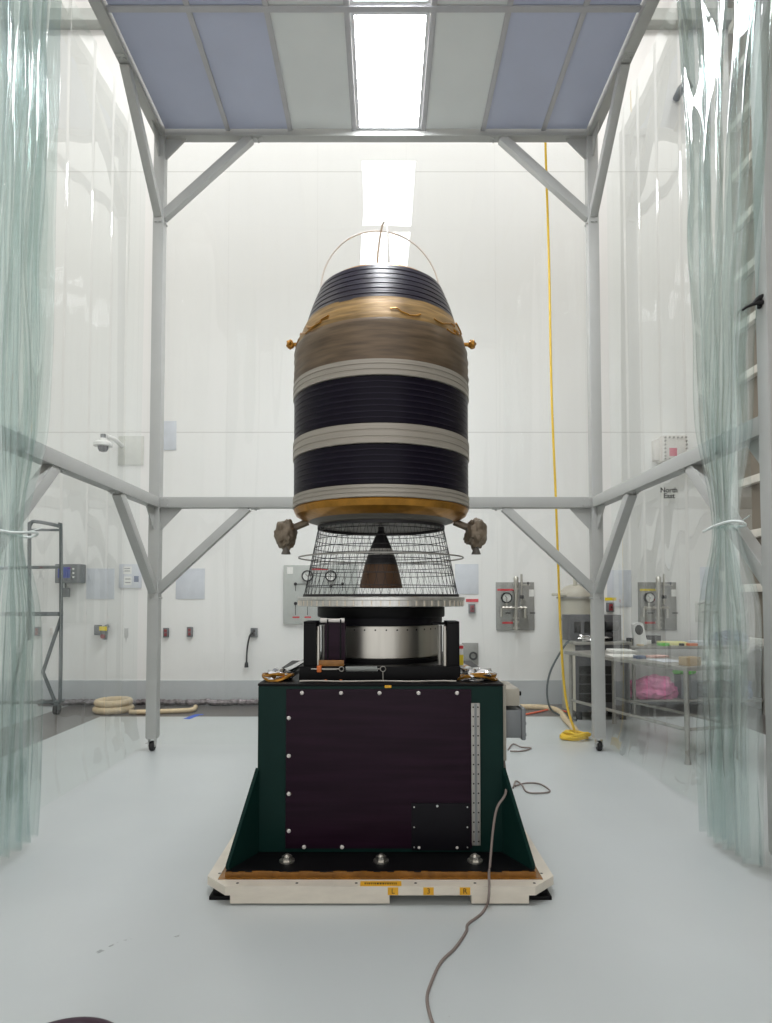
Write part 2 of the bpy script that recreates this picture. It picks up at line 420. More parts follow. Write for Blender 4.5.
# ------------------------------------------------------------------ clean-room tent frame
PXL, PXR, PYB, PYF = -2.13, 1.995, 5.97, 3.235
PH = 0.05
ZM, ZT = 2.30, 5.86
tent = thing('tent_frame', (0, PYB, 0), 'grey steel clean room tent frame with panelled roof standing on casters', 'tent')
for (x, y) in ((PXL, PYB), (PXR, PYB), (PXL, PYF), (PXR, PYF), (PXL, 0.95), (PXR, 0.95)):
    MB().box((x - PH, y - PH, 0.125), (x + PH, y + PH, ZT + 0.05), 0.006).build('post', M['steel_paint'], tent)
    c = MB()
    c.box((x - 0.045, y - 0.045, 0.113), (x + 0.045, y + 0.045, 0.125), 0.002)
    c.box((x - 0.03, y - 0.03, 0.04), (x - 0.024, y + 0.03, 0.115), 0.002); c.box((x + 0.024, y - 0.03, 0.04), (x + 0.03, y + 0.03, 0.115), 0.002)
    c.cyl((x - 0.04, y, 0.046), (x + 0.04, y, 0.046), 0.008, n=10)
    c.bar((x - 0.05, y - 0.045, 0.075), (x - 0.02, y - 0.03, 0.085), 0.02, 0.006)
    cs = c.build('caster', M['bolt'], tent)
    w = MB().lathe([(0.012, -0.02), (0.04, -0.02), (0.046, -0.012), (0.046, 0.012), (0.04, 0.02), (0.012, 0.02)], 28, Matrix.Translation((x, y, 0.046)) @ Matrix.Rotation(PI / 2, 4, 'Y'), close=True)
    w.build('wheel', M['rubber'], cs)
def rail(a, b_): MB().bar(a, b_, 0.095, 0.10, bev=0.005).build('rail', M['steel_paint'], tent)
rail((PXL + PH, PYB, ZM), (PXR - PH, PYB, ZM))
rail((PXL + PH, PYB, ZT), (PXR - PH, PYB, ZT)); rail((PXL + PH, PYF, ZT), (PXR - PH, PYF, ZT)); rail((PXL + PH, 0.95, ZT), (PXR - PH, 0.95, ZT))
for x in (PXL, PXR):
    rail((x, PYF + PH, ZM), (x, PYB - PH, ZM)); rail((x, PYF + PH, ZT), (x, PYB - PH, ZT)); rail((x, 0.95 + PH, ZT), (x, PYF - PH, ZT))
def brace(post, d, zr):
    """post axis point, direction along the rail, rail height"""
    p = Vector((post[0], post[1], 0)); d = Vector(d)
    a = p + d * (PH - 0.02) + Vector((0, 0, zr - 0.82)); b_ = p + d * 0.86 + Vector((0, 0, zr - 0.045))
    side = Vector((0, 0, 1)).cross(d)
    m = MB().bar(a, b_, 0.075, 0.08, up=(b_ - a).cross(side), bev=0.004)
    # mitred foot plates with bolt heads
    m.box((-0.035, -0.03, -0.005), (0.035, 0.05, 0.003), 0, Matrix.Translation(b_ + d * 0.06 - Vector((0, 0, 0.008))) @ Matrix.Rotation(math.atan2(-d.x, d.y), 4, 'Z'))
    for s_ in (-0.02, 0.02):
        m.cyl(b_ + d * 0.075 + side * s_ - Vector((0, 0, 0.026)), b_ + d * 0.075 + side * s_ - Vector((0, 0, 0.01)), 0.009, n=6)
    q = a - Vector((0, 0, 0.07)) + d * 0.022
    for s_ in (-0.02, 0.02): m.cyl(q + side * s_, q + side * s_ + d * 0.014, 0.009, n=6)
    m.build('brace', M['steel_paint'], tent)
def gusset(post, d, zr):
    p = Vector((post[0], post[1], zr - 0.05)); d = Vector(d); s = Vector((0, 0, 1)).cross(d)
    a = p + d * PH - s * 0.005
    MB().prism([a, a + d * 0.19, a + d * 0.19 - Vector((0, 0, 0.012)), a + d * 0.012 - Vector((0, 0, 0.2)), a - Vector((0, 0, 0.2))], s * 0.01).build('gusset', M['steel_paint'], tent, smooth=False)
for zr in (ZM, ZT):
    for x, sx in ((PXL, 1), (PXR, -1)):
        brace((x, PYB), (sx, 0, 0), zr); gusset((x, PYB), (sx, 0, 0), zr)
        brace((x, PYB), (0, -1, 0), zr); gusset((x, PYB), (0, -1, 0), zr)
        brace((x, PYF), (0, 1, 0), zr); gusset((x, PYF), (0, 1, 0), zr)
for x, sx in ((PXL, 1), (PXR, -1)):
    m = MB()
    y0 = PYB - PH
    m.box((x - 0.05, y0 - 0.006, ZM - 0.045), (x + 0.05, y0, ZM + 0.045), 0.002)
    jp = m.build('joint_plate', M['steel_paint'], tent)
    for i in (-0.03, 0.03):
        for j in (-0.03, 0, 0.03): MB().cyl((x + i, y0 - 0.014, ZM + j), (x + i, y0 - 0.004, ZM + j), 0.007, n=6).build('bolt', M['bolt'], jp)
    for i in (0.025, 0.075):
        for j in (-0.03, 0.03): MB().cyl((x + sx * (0.05 + i), PYB - 0.058, ZM + j), (x + sx * (0.05 + i), PYB - 0.046, ZM + j), 0.007, n=6).build('bolt', M['bolt'], tent)
# roof
YFF = 0.95  # front end of the unseen roof bay, added to carry the third light
YC0, YC1 = YFF + 0.05, PYB - 0.05
xs = [PXL + 0.05, -1.475, -0.883, -0.275, 0.385, 0.953, 1.526, PXR - 0.05]
zp = ZT + 0.005
YX = 4.66
for i in range(7):
    if i == 3: continue
    for (ya, yb) in ((YC0, PYF), (PYF, YX), (YX, YC1)):
        MB().box((xs[i] + 0.012, ya + 0.012, zp), (xs[i + 1] - 0.012, yb - 0.012, zp + 0.012)).build('ceiling_panel', M['panel_grey'] if i in (2, 4) else M['panel_blue'], tent)
for x in xs[1:-1]:
    m = MB().box((x - 0.022, YC0, zp - 0.012), (x + 0.022, YC1, zp), 0.002); m.box((x - 0.006, YC0, zp), (x + 0.006, YC1, zp + 0.04))
    m.build('ceiling_bar', M['tbar'], tent)
for yy in (YX,):
    MB().box((PXL + 0.05, yy - 0.025, zp - 0.016), (PXR - 0.05, yy + 0.025, zp - 0.002), 0.002).build('ceiling_bar', M['tbar'], tent)
def troffer(ya, yb, label):
    x0, x1 = xs[3] + 0.025, xs[4] - 0.025
    t = thing('ceiling_light', ((x0 + x1) / 2, (ya + yb) / 2, zp), label, 'ceiling light', 'light panels in the tent roof')
    m = MB()
    m.box((x0, ya, zp - 0.004), (x0 + 0.03, yb, zp + 0.07)); m.box((x1 - 0.03, ya, zp - 0.004), (x1, yb, zp + 0.07))
    m.box((x0 + 0.03, ya, zp - 0.004), (x1 - 0.03, ya + 0.03, zp + 0.07)); m.box((x0 + 0.03, yb - 0.03, zp - 0.004), (x1 - 0.03, yb, zp + 0.07))
    m.box((x0, ya, zp + 0.07), (x1, yb, zp + 0.08)); m.build('housing', M['fixture'], t)
    MB().box((x0 + 0.03, ya + 0.03, zp + 0.002), (x1 - 0.03, yb - 0.03, zp + 0.008)).build('diffuser', M['diffuser'], t)
troffer(YX + 0.03, YC1 - 0.01, 'bright rectangular ceiling light directly visible in the tent roof')
troffer(PYF + 0.06, YX - 0.03, 'second ceiling light, nearer, seen only as reflection in the back curtain')
troffer(2.05, PYF - 0.06, 'third ceiling light, unseen, added for a highlight on the tapered stage top')  # out of view, added so the stage's taper catches a highlight

# ------------------------------------------------------------------ vinyl curtains
def sheet(name, P, nu, zs, m, label, cat='curtain'):
    bm = MB(); grid = []
    for z in zs: grid.append([bm.bm.verts.new(P(i / nu, z)) for i in range(nu + 1)])
    for a in range(len(zs) - 1):
        for i in range(nu):
            bm.bm.faces.new((grid[a][i], grid[a][i + 1], grid[a + 1][i + 1], grid[a + 1][i]))
    o = bm.build(name, m, smooth=True, ang=180)
    return tag(o, label, cat) if label else o
def zlist(a, b_, n): return [a + (b_ - a) * i / n for i in range(n + 1)]
def nz(x, y, z=0): return noise.noise(Vector((x, y, z)))
def back_p(u, z):
    x = -2.2 + 4.3 * u
    d = 0.012 * nz(x * 1.3, z * 0.35, 3) + 0.006 * math.sin(x * 5.1 + 0.6 * nz(x, z, 1))* min(1, max(0, (3.2 - z) / 2.5)) + 0.003 * nz(x * 7, z * 0.5, 8)
    return (x, 6.10 + d, z)
sheet('vinyl_curtain', back_p, 160, zlist(0.03, 5.86, 60), M['vinyl_back'], 'clear flat vinyl curtain hanging across the back of the tent')
def side_p(sgn, X):
    seams = (4.05, 4.55, 4.95, 5.3, 5.62)
    def P(u, z):
        y = 3.75 + 2.3 * u
        k = min(1, max(0.25, (5.8 - z) / 4.5))
        d = k * (0.010 * math.sin(y * 5 + 1.5 * nz(y, z * 0.3, sgn)) + 0.014 * nz(y * 2.2, z * 0.3, 5 * sgn) + 0.0025 * math.sin(y * 17 + 2 * nz(y, z * .4, 9)))
        for s_ in seams: d += 0.012 * math.exp(-((y - s_ - 0.02 * nz(z * 0.5, s_)) / 0.012) ** 2)
        fl = 0.10 * max(0, 0.25 - z) / 0.25
        return (X + d * 0.8 - sgn * fl * 0.5, y, z)
    return P
sheet('vinyl_curtain', side_p(-1, -2.30), 420, zlist(0.015, 5.86, 60), M['vinyl_flat'], 'clear hanging vinyl sheet on the left side in front of the rolling ladder')
sheet('vinyl_curtain', side_p(1, 2.17), 420, zlist(0.015, 5.86, 60), M['vinyl_flat'], 'clear hanging vinyl sheet on the right side in front of the steel table')
def bunch_p(side, Xc, Yc, ly, ax, ztie, seed, topw):
    def P(u, z):
        d = z - ztie
        waist = 1 - 0.55 * math.exp(-(d / (0.30 if d < 0 else 0.42)) ** 2)
        top = 1 + topw * max(0, (z - 2.7) / 1.7) ** 1.3
        wy = ly * waist * top
        w = u - 0.5
        ph = 2 * PI * 11 * u + 2.6 * nz(u * 3, z * 0.5, seed) + 0.8 * nz(u * 9, z * 0.9, seed + 2)
        y = Yc + w * wy + 0.035 * waist * math.sin(ph * 0.5 + z * 0.4) + 0.02 * nz(u * 14, z * 1.1, seed + 5)
        amp = ax * waist * (0.75 + 0.5 * nz(u * 5, z * 0.35, seed + 9))
        x = Xc + amp * math.sin(ph) + (0.03 * nz(u * 11, z * 1.3, seed + 4) + 0.012 * nz(u * 26, z * 2.5, seed + 6)) * waist
        if side > 0: y -= 0.16 * max(0, (z - 2.7) / 1.7)
        x -= side * 0.02 * max(0, (z - 3.2) / 2.4)
        x = min(x, PXR - 0.052) if side > 0 else max(x, PXL + 0.052)
        return (x, y, z)
    return P
def tie_part(par, Xc, Yc, ly, ax, z, tail):
    pts = [(Xc + ax * math.cos(a), Yc + ly * math.sin(a), z + 0.012 * math.sin(a * 2)) for a in [2 * PI * i / 40 for i in range(41)]]
    m = MB().tube(pts, 0.007, 8); m.tube([Vector(pts[0]) + Vector((0, -0.0, 0)), Vector(pts[0]) + Vector(tail)], 0.004, 6)
    m.build('tie_strap', M['tie'], par)
cl = sheet('vinyl_curtain', bunch_p(-1, -1.985, 3.41, 0.54, 0.062, 1.76, 1, -0.08), 300, zlist(0.06, 5.68, 80), M['vinyl_fold'], 'greenish clear vinyl curtain tied in a bunch at the left edge')
tie_part(cl, -1.985, 3.45, 0.19, 0.055, 1.76, (0.06, 0.05, 0.03))
cr = sheet('vinyl_curtain', bunch_p(1, 1.885, 3.52, 0.50, 0.055, 1.80, 11, 0.9), 420, zlist(0.05, 5.68, 80), M['vinyl_fold'], 'greenish clear vinyl curtain tied in a bunch beside the right post')
tie_part(cr, 1.88, 3.52, 0.19, 0.055, 1.80, (0.05, -0.07, 0.05))

# spring clamp on the right front post
pc = at(757, 303, 3.22)
t = thing('spring_clamp', (1.96, 3.24, pc.z), 'black spring clamp gripping the right front tent post', 'clamp')
MB().tube(spline([(1.83, 3.20, pc.z - 0.045), (1.87, 3.205, pc.z - 0.02), (1.93, 3.215, pc.z), (1.99, 3.225, pc.z + 0.0)]), [0.007] * 8 + [0.009] * 8 + [0.011] * 9, 8).build('handle', M['rubber'], t)
MB().tube(spline([(1.9, 3.22, pc.z + 0.0), (1.93, 3.22, pc.z + 0.03), (1.97, 3.22, pc.z + 0.04), (2.01, 3.23, pc.z + 0.03)]), 0.010, 8).build('handle', M['rubber'], t)
MB().box((1.93, 3.225, pc.z - 0.02), (2.02, 3.249, pc.z + 0.03), 0.006).build('jaw', M['black'], t)

# ------------------------------------------------------------------ balancing machine
CX, CY = -0.012, 3.93
mach = thing('balancing_machine', (CX, CY, 0), 'dark green spin balancing machine on a chamfered aluminium base plate', 'machine')
# base plate : chamfered octagon with fork pockets
px0, px1, py0, py1, ch = CX - 0.822, CX + 0.822, 2.985, 4.90, 0.112
oct_ = [(px0 + ch, py0), (px1 - ch, py0), (px1, py0 + ch), (px1, py1 - ch), (px1 - ch, py1), (px0 + ch, py1), (px0, py1 - ch), (px0, py0 + ch)]
m = MB().prism([(x, y, 0.045) for x, y in oct_], (0, 0, 0.04))
for (xa, xb) in ((px0 + ch + 0.022, 0.03), (0.405, px1 - ch - 0.03)):
    m.box((xa, py0 + 0.001, 0.008), (xb, py1 - 0.001, 0.0452))
bp = m.build('base_plate', M['alu'], mach, smooth=False)
hp = [(px0 + 0.16 + i * 0.275, py0 + 0.035) for i in range(6)] + [(x, py0 + 0.14 + i * 0.2) for i in range(6) for x in (px0 + 0.05, px1 - 0.05)]
for x, y in hp: MB().cyl((x, y, 0.085), (x, y, 0.0856), 0.007, n=12).build('bolt_hole', M['ink'], bp)
for sx in (-1, 1):
    for yy in (py0 + 0.10, py1 - 0.10):
        x = CX + sx * 0.738
        q = MB().box((x - 0.06, yy - 0.05, 0.0), (x + 0.06, yy + 0.05, 0.018), 0.004); q.box((x - 0.045, yy - 0.035, 0.018), (x + 0.045, yy + 0.035, 0.0455), 0.003)
        q.build('foot', M['black'], bp)
FX, FY0, FY1 = 0.735, 3.085, 4.775
m = MB(); e = 0.028
m.box((CX - FX - e, FY0 - e, 0.0852), (CX + FX + e, FY0 + 0.02, 0.0872)); m.box((CX - FX - e, FY1 - 0.02, 0.0852), (CX + FX + e, FY1 + e, 0.0872))
m.box((CX - FX - e, FY0 + 0.02, 0.0852), (CX - FX + 0.02, FY1 - 0.02, 0.0872)); m.box((CX + FX - 0.02, FY0 + 0.02, 0.0852), (CX + FX + e, FY1 - 0.02, 0.0872))
# tape turned up over the flange edge, with small wrinkles
for i in range(46):
    x = CX - FX + (i + 0.5) * 2 * FX / 46
    m.box((x - FX / 46, FY0 - 0.004 - 0.002 * random.Random(i).random(), 0.087), (x + FX / 46, FY0 - 0.0005, 0.107 + 0.008 * random.Random(i + 99).random()))
m.build('amber_tape', M['kapton'], bp, smooth=False)
lab = at(381, 882.5, 2.953)
o = MB().box((-0.105, py0 + 0.003, 0.0856), (0.085, py0 + 0.052, 0.0866)).build('orange_label', M['yellow_tape'], bp, smooth=False)
m = MB(); rr = random.Random(4); x = -0.085
while x < 0.06:
    w_ = 0.004 + 0.006 * rr.random(); m.box((x, py0 + 0.018, 0.0866), (x + w_, py0 + 0.037, 0.0868)); x += w_ + 0.004
m.build('lettering', M['ink'], o, smooth=False)
for px, ch_ in ((393, 'L'), (428.5, '3'), (465, 'R')):
    x = at(px, 889, py0).x
    o = MB().box((x - 0.024, py0 - 0.0012, 0.047), (x + 0.024, py0, 0.081)).build('yellow_tape', M['yellow_tape'], bp, smooth=False)
    text_part('lettering', ch_, 0.034, (x, py0 - 0.0014, 0.064), M['ink'], o)
# flange
fl = MB().box((CX - FX, FY0, 0.087), (CX + FX, FY1, 0.112), 0.004).build('flange', M['black'], mach)
CW, CYF, CYB, CZ = 0.63, 3.31, 4.55, 0.965
# cabinet body (green) and its black top
MB().box((CX - CW, CYF, 0.112), (CX + CW, CYB, CZ - 0.012), 0.006).build('cabinet', M['green'], mach)
MB().box((CX - CW - 0.002, CYF - 0.002, CZ - 0.012), (CX + CW + 0.002, CYB + 0.002, CZ), 0.003).build('top_plate', M['black'], mach)
for sx in (-1, 1):
    for (yc, dy) in ((CYF, -1), (CYB, 1)):
        a = Vector((CX + sx * CW, yc, 0.112)); d = Vector((sx * 0.10, dy * 0.205, 0))
        nrm = Vector((-d.y, d.x, 0)).normalized() * 0.010
        MB().prism([a - nrm, a + d - nrm, a + d - nrm + Vector((0, 0, 0.02)), a - nrm + Vector((0, 0, 0.425))], nrm * 2).build('gusset', M['green'], mach, smooth=False)
def bolt_big(px):
    p = at(px, 858, 3.2); x = p.x
    m = MB().cyl((x, 3.2, 0.112), (x, 3.2, 0.119), 0.038, n=28); m.cyl((x, 3.2, 0.119), (x, 3.2, 0.138), 0.026, n=6); m.cyl((x, 3.2, 0.138), (x, 3.2, 0.147), 0.017, 0.010, n=16)
    m.build('anchor_bolt', M['steel'], mach)
for px in (287, 381, 475): bolt_big(px)
# front panel
fx0 = at(286, 770, CYF).x; fx1 = at(471.5, 770, CYF).x; fz1 = at(380, 689, CYF).z; fz0 = 0.135
fp = MB().box((fx0, CYF - 0.010, fz0), (fx1, CYF, fz1), 0.002).build('front_panel', M['purple'], mach)
for px, py in ((302, 693), (341, 693), (379.5, 693), (418.5, 693), (457, 693), (288.8, 718), (288.8, 756), (288.8, 794), (288.8, 831), (304, 854), (342, 854), (419, 854), (457, 854)):
    p = at(px, py, CYF - 0.01)
    m = MB().lathe([(0, -0.007), (0.006, -0.007), (0.0095, -0.004), (0.0105, 0.0)], 16, Matrix.Translation((p.x, CYF - 0.010, max(p.z, 0.142))) @ Matrix.Rotation(-PI / 2, 4, 'X'))
    m.build('screw', M['pale'], fp)
a = at(411.5, 803, CYF - 0.01); c = at(470, 850, CYF - 0.01)
ap = MB().box((a.x, CYF - 0.016, c.z), (c.x, CYF - 0.010, a.z), 0.0015).build('access_cover', M['black_panel'], fp)
for px, py, r in [(px, 806 + i * 20, 0.004) for i in range(3) for px in (414, 467)] + [(437, 805, 0.006)]:
    q = at(px, py, CYF); MB().cyl((q.x, CYF - 0.0185, q.z), (q.x, CYF - 0.015, q.z), r, n=10).build('screw', M['bolt'], ap)
a = at(471, 703, CYF - 0.01); c = at(480.5, 845, CYF - 0.01)
rs = MB().box((a.x, CYF - 0.017, c.z), (c.x, CYF - 0.010, a.z), 0.001).build('perforated_strip', M['dull_steel'], fp)
for i in range(15):
    z = a.z - 0.02 - i * (a.z - c.z - 0.04) / 14
    for x in (a.x + 0.010, c.x - 0.010): MB().cyl((x, CYF - 0.0182, z), (x, CYF - 0.0165, z), 0.0042, n=10).build('hole', M['ink'], rs)
MB().box(((a.x + c.x) / 2 - 0.006, CYF - 0.0178, c.z + 0.002), ((a.x + c.x) / 2 + 0.006, CYF - 0.0168, a.z - 0.002)).build('groove', M['grey_box'], rs)
p = at(388, 686.5, CYF)
MB().box((p.x - 0.017, CYF - 0.0032, p.z - 0.007), (p.x + 0.017, CYF, p.z + 0.007)).build('yellow_label', M['yellow_tape'], mach, smooth=False)
# electrical boxes on the right flank
ex = CX + CW
m = MB().box((ex, CYF + 0.05, 0.56), (ex + 0.024, CYF + 0.55, 0.955), 0.004); m.build('junction_plate', M['beige_box'], mach)
m = MB().box((ex + 0.024, CYF + 0.10, 0.835), (ex + 0.105, CYF + 0.42, 0.925), 0.005); jb = m.build('junction_box', M['beige_box'], mach)
MB().cyl((ex + 0.105, CYF + 0.14, 0.895), (ex + 0.120, CYF + 0.14, 0.895), 0.012, n=14).build('knob', M['black'], jb)
m = MB().box((ex + 0.024, CYF + 0.10, 0.665), (ex + 0.118, CYF + 0.30, 0.815), 0.012); mb_ = m.build('motor_housing', M['grey_box'], mach)
m = MB().box((ex + 0.112, CYF + 0.09, 0.655), (ex + 0.136, CYF + 0.31, 0.825), 0.010)
for z in (0.68, 0.74, 0.80): m.cyl((ex + 0.136, CYF + 0.12, z), (ex + 0.142, CYF + 0.12, z), 0.008, n=8)
m.build('end_cover', M['grey_box'], mb_)
# bearing stack on top
def lath(prof, name, mt, par, n=72): return MB().lathe(prof, n, Matrix.Translation((CX, CY, 0))).build(name, mt, par, ang=30)
MB().box((CX - 0.437, 3.44, CZ), (CX + 0.427, 4.42, CZ + 0.075), 0.004).build('pedestal', M['black'], mach)
lath([(0.0, CZ + 0.075), (0.375, CZ + 0.075), (0.375, 1.065), (0.0, 1.065)], 'bearing_foot', M['black'], mach)
dr = lath([(0.0, 1.065), (0.348, 1.065), (0.352, 1.069), (0.352, 1.246), (0.348, 1.25), (0, 1.25)], 'bearing_drum', M['steel'], mach, 96)
for i in range(18):
    a_ = PI + PI * (i + 0.5) / 18
    d = Vector((math.cos(a_), math.sin(a_), 0)); q = Vector((CX, CY, 1.226)); MB().cyl(q + d * 0.350, q + d * 0.3535, 0.005, n=8).build('hole', M['ink'], dr)
lath([(0.0, 1.25), (0.372, 1.25), (0.372, 1.293), (0, 1.293)], 'clamp_ring', M['black_panel'], mach)
lath([(0.0, 1.293), (0.384, 1.293), (0.388, 1.30), (0.388, 1.35), (0.384, 1.356), (0, 1.356)], 'collar', M['black'], mach)
fl_n = 96
tt = lath([(0, 1.356), (0.498, 1.356), (0.503, 1.360), (0.503, 1.392), (0.510, 1.395), (0.510, 1.409), (0.505, 1.413), (0, 1.413)], 'turntable', M['alu_ring'], mach, 128)
m = MB()
for i in range(64):
    a_ = 2 * PI * i / 64; d = Vector((math.cos(a_), math.sin(a_), 0)); s_ = Vector((-d.y, d.x, 0)); q = Vector((CX, CY, 0)) + d * 0.5035
    m.box((-0.004, -0.001, 1.361), (0.004, 0.0035, 1.391), 0, Matrix.Translation(q) @ Matrix.Rotation(a_ - PI / 2, 4, 'Z'))
m.build('rim_slots', M['alu'], tt, smooth=False)
# columns either side
for (a, c, pxr) in ((303.5, 316.5, 317.5), (447, 459.5, 445)):
    x0 = at(a, 640, 3.46).x; x1 = at(c, 640, 3.46).x
    z1 = at(310, 624, 3.46).z
    col = MB().box((x0, 3.46, CZ + 0.0), (x1, 3.62, z1), 0.003); col.box((x0 + 0.0, 3.46, z1), (x1, 3.64, z1 + 0.014), 0.003)
    sgn = 1 if a < 380 else -1
    xin = x1 if sgn > 0 else x0
    col.box((min(xin, xin + sgn * 0.07), 3.50, z1 - 0.006), (max(xin, xin + sgn * 0.07), 3.60, z1 + 0.006), 0.002)
    cb = col.build('column', M['black'], mach)
    xr = xin + sgn * 0.010
    MB().cyl((xr, 3.47, 1.035), (xr, 3.47, z1 - 0.035), 0.0105, n=14).cyl((xr, 3.47, z1 - 0.035), (xr, 3.47, z1 - 0.012), 0.008, n=12).cyl((xr, 3.47, 1.015), (xr, 3.47, 1.035), 0.008, n=12).build('guide_rod', M['steel'], cb)
    xr2 = xin + sgn * 0.032
    MB().cyl((xr2, 3.53, 1.04), (xr2, 3.53, z1 - 0.01), 0.012, n=14).build('guide_rod', M['dull_steel'], cb)
a = at(325, 623, 3.45); c = at(344, 664, 3.45)
bx = MB().box((a.x, 3.45, c.z), (c.x + 0.006, 3.56, a.z), 0.003).build('sensor_box', M['purple'], mach)
for px in (327.5, 340.5):
    x = at(px, 640, 3.44).x
    MB().box((x - 0.004, 3.445, c.z - 0.03), (x + 0.004, 3.452, a.z + 0.02), 0.001).build('strap', M['black'], bx)
p = at(321, 620.5, 3.45); q = at(344, 620.5, 3.45)
m = MB().cyl((p.x, 3.46, p.z), (q.x, 3.46, p.z), 0.0105, n=14); m.cyl((p.x - 0.004, 3.46, p.z), (p.x + 0.03, 3.46, p.z), 0.013, n=14); m.cyl((q.x - 0.02, 3.46, p.z), (q.x + 0.002, 3.46, p.z), 0.013, n=14)
m.build('tie_rod', M['pale'], bx)
p = at(318.5, 660, 3.44); q = at(344, 666, 3.44)
MB().box((p.x, 3.432, q.z), (q.x, 3.44, p.z), 0.001).build('yellow_label', M['kapton'], mach)
# spring actuator along the front
zb = at(350, 669, 3.42).z
p0 = at(311, 669, 3.42); 
ac = MB(); X = lambda px: at(px, 669, 3.42).x
ac.cyl((X(311), 3.42, zb), (X(339), 3.42, zb), 0.004, n=10); ac.box((X(323), 3.414, zb - 0.004), (X(337), 3.426, zb + 0.004))
ac.torus((X(341.5), 3.42, zb), 0.012, 0.003, 'Y', 20, 8); ac.torus((X(383), 3.42, zb), 0.014, 0.0028, 'Y', 20, 8); ac.cyl((X(383), 3.42, CZ), (X(383), 3.42, zb - 0.012), 0.004, n=8)
ac.cyl((X(376.5), 3.42, zb), (X(380.5), 3.42, zb), 0.004, n=8)
act = ac.build('tension_rod', M['dull_steel'], mach)
hel = [(X(346) + (X(377) - X(346)) * i / 400, 3.42 + 0.0125 * math.cos(i * 0.55), zb + 0.0125 * math.sin(i * 0.55)) for i in range(401)]
MB().tube(hel, 0.0032, 5).build('coil_spring', M['spring'], act)
MB().box((X(317), 3.405, zb - 0.016), (X(321.5), 3.435, zb + 0.018), 0.003).build('orange_block', M['orange'], act)
for px in (326, 341):
    x = X(px); MB().cyl((x, 3.415, CZ), (x, 3.415, CZ + 0.008), 0.007, n=8).build('orange_plug', M['orange'], mach)

# pale lead lying along the machine's top edge
rr = random.Random(3)
pts = [(at(300 + i * 13, 675, 3.40).x, 3.385 + 0.010 * math.sin(i * 1.3), CZ + 0.004) for i in range(0, 13)]
tag(MB().tube(spline(pts), 0.0035, 8).build('lead_wire', M['cord_white'], loc=(0, 3.4, CZ)), 'thin pale wire running along the machine top edge below the drum', 'wire')
# foil bundles
def foil(px, py, Y, size, label, seed):
    p = at(px, py, Y); zc = CZ + size[2] * 0.55
    t = thing('foil_bundle', (p.x, Y, CZ), label, 'foil bundle', 'crumpled foil bundles on the machine top')
    MB().lump((p.x, Y, zc), size, seed, 0.45, 2.2, 3, -0.5).build('silver_wrap', M['silver_foil'], t, smooth=False)
    m = MB(); rr = random.Random(seed)
    pts = []
    for i in range(15):
        a_ = 2 * PI * i / 14
        pts.append((p.x + size[0] * 1.04 * math.cos(a_), Y + size[1] * 1.02 * math.sin(a_), zc - size[2] * 0.25 + size[2] * 0.35 * math.sin(a_ * 2 + seed) + 0.004))
    m.tube(spline(pts, 3), 0.009, 6)
    m.tube(spline([(p.x - size[0] * 0.9, Y - size[1] * 0.4, zc), (p.x, Y - size[1] * 1.0, zc + size[2] * 0.35), (p.x + size[0] * 0.95, Y - size[1] * 0.3, zc + size[2] * 0.15)], 5), 0.010, 6)
    m.build('gold_tape', M['gold_foil'], t, smooth=False)
foil(278, 675, 3.46, (0.075, 0.06, 0.04), 'crumpled silver and gold foil bundle on the left corner of the machine top', 2)
foil(477, 675, 3.46, (0.10, 0.07, 0.042), 'crumpled silver and gold foil bundle on the right corner of the machine top', 5)
t = MB().tube(spline([(CX - 0.57, 3.53, CZ + 0.022), (CX - 0.53, 3.72, CZ + 0.022), (CX - 0.50, 4.0, CZ + 0.03), (CX - 0.50, 4.3, CZ + 0.022)]), 0.021, 10)
tag(t.build('foil_hose', M['silver_foil'], loc=(CX - 0.53, 3.9, CZ)), 'foil wrapped hose running back along the left of the machine top', 'hose')
t = thing('pressure_cylinder', (CX + 0.50, 3.8, CZ), 'small silver cylinder with yellow collar on the right of the machine top', 'cylinder')
MB().cyl((CX + 0.52, 3.62, CZ + 0.022), (CX + 0.485, 4.05, CZ + 0.022), 0.022, n=16).build('body', M['silver_foil'], t)
MB().cyl((CX + 0.507, 3.78, CZ + 0.022), (CX + 0.504, 3.815, CZ + 0.022), 0.0232, n=16).build('collar', M['gold_foil'], t)
p = at(460.5, 645, 3.75)
t = thing('tag_strip', (p.x, 3.75, CZ), 'narrow yellow and red tag standing behind the right column', 'tag')
MB().box((p.x - 0.008, 3.75, CZ), (p.x + 0.016, 3.765, CZ + 0.17), 0.002).build('card', M['white'], t)
MB().box((p.x - 0.0085, 3.748, CZ + 0.05), (p.x + 0.0165, 3.7495, CZ + 0.11)).build('yellow_label', M['yellow'], t)
MB().box((p.x - 0.0085, 3.748, CZ + 0.145), (p.x + 0.0165, 3.7495, CZ + 0.163)).build('red_label', M['red'], t)

# ------------------------------------------------------------------ lattice adapter cone
ad = thing('lattice_adapter', (CX, CY, 1.413), 'open conical lattice adapter of dark wires standing on the aluminium turntable', 'adapter')
R0, R1, Z0, Z1 = 0.468, 0.384, 1.425, 1.835
def cone_r(z): return R0 + (R1 - R0) * (z - Z0) / (Z1 - Z0)
m = MB()
NS = 60
for i in range(NS):
    for sg in (-1, 1):
        a0 = 2 * PI * i / NS; a1 = a0 + sg * 2 * PI / 30
        pts = []
        for k in range(7):
            t_ = k / 6; z = Z0 + (Z1 - Z0) * t_; a_ = a0 + (a1 - a0) * t_; r = cone_r(z)
            pts.append((CX + r * math.cos(a_), CY + r * math.sin(a_), z))
        m.tube(pts, 0.0009, 4, False)
o = m.build('lattice', M['lattice'], ad)
for py in (533, 541, 549, 556, 561.5, 567, 575, 586.5):
    z = at(381, py, CY).z
    MB().torus((CX, CY, z), cone_r(z), 0.0024, n=72, m=6).build('hoop', M['lattice'], ad)
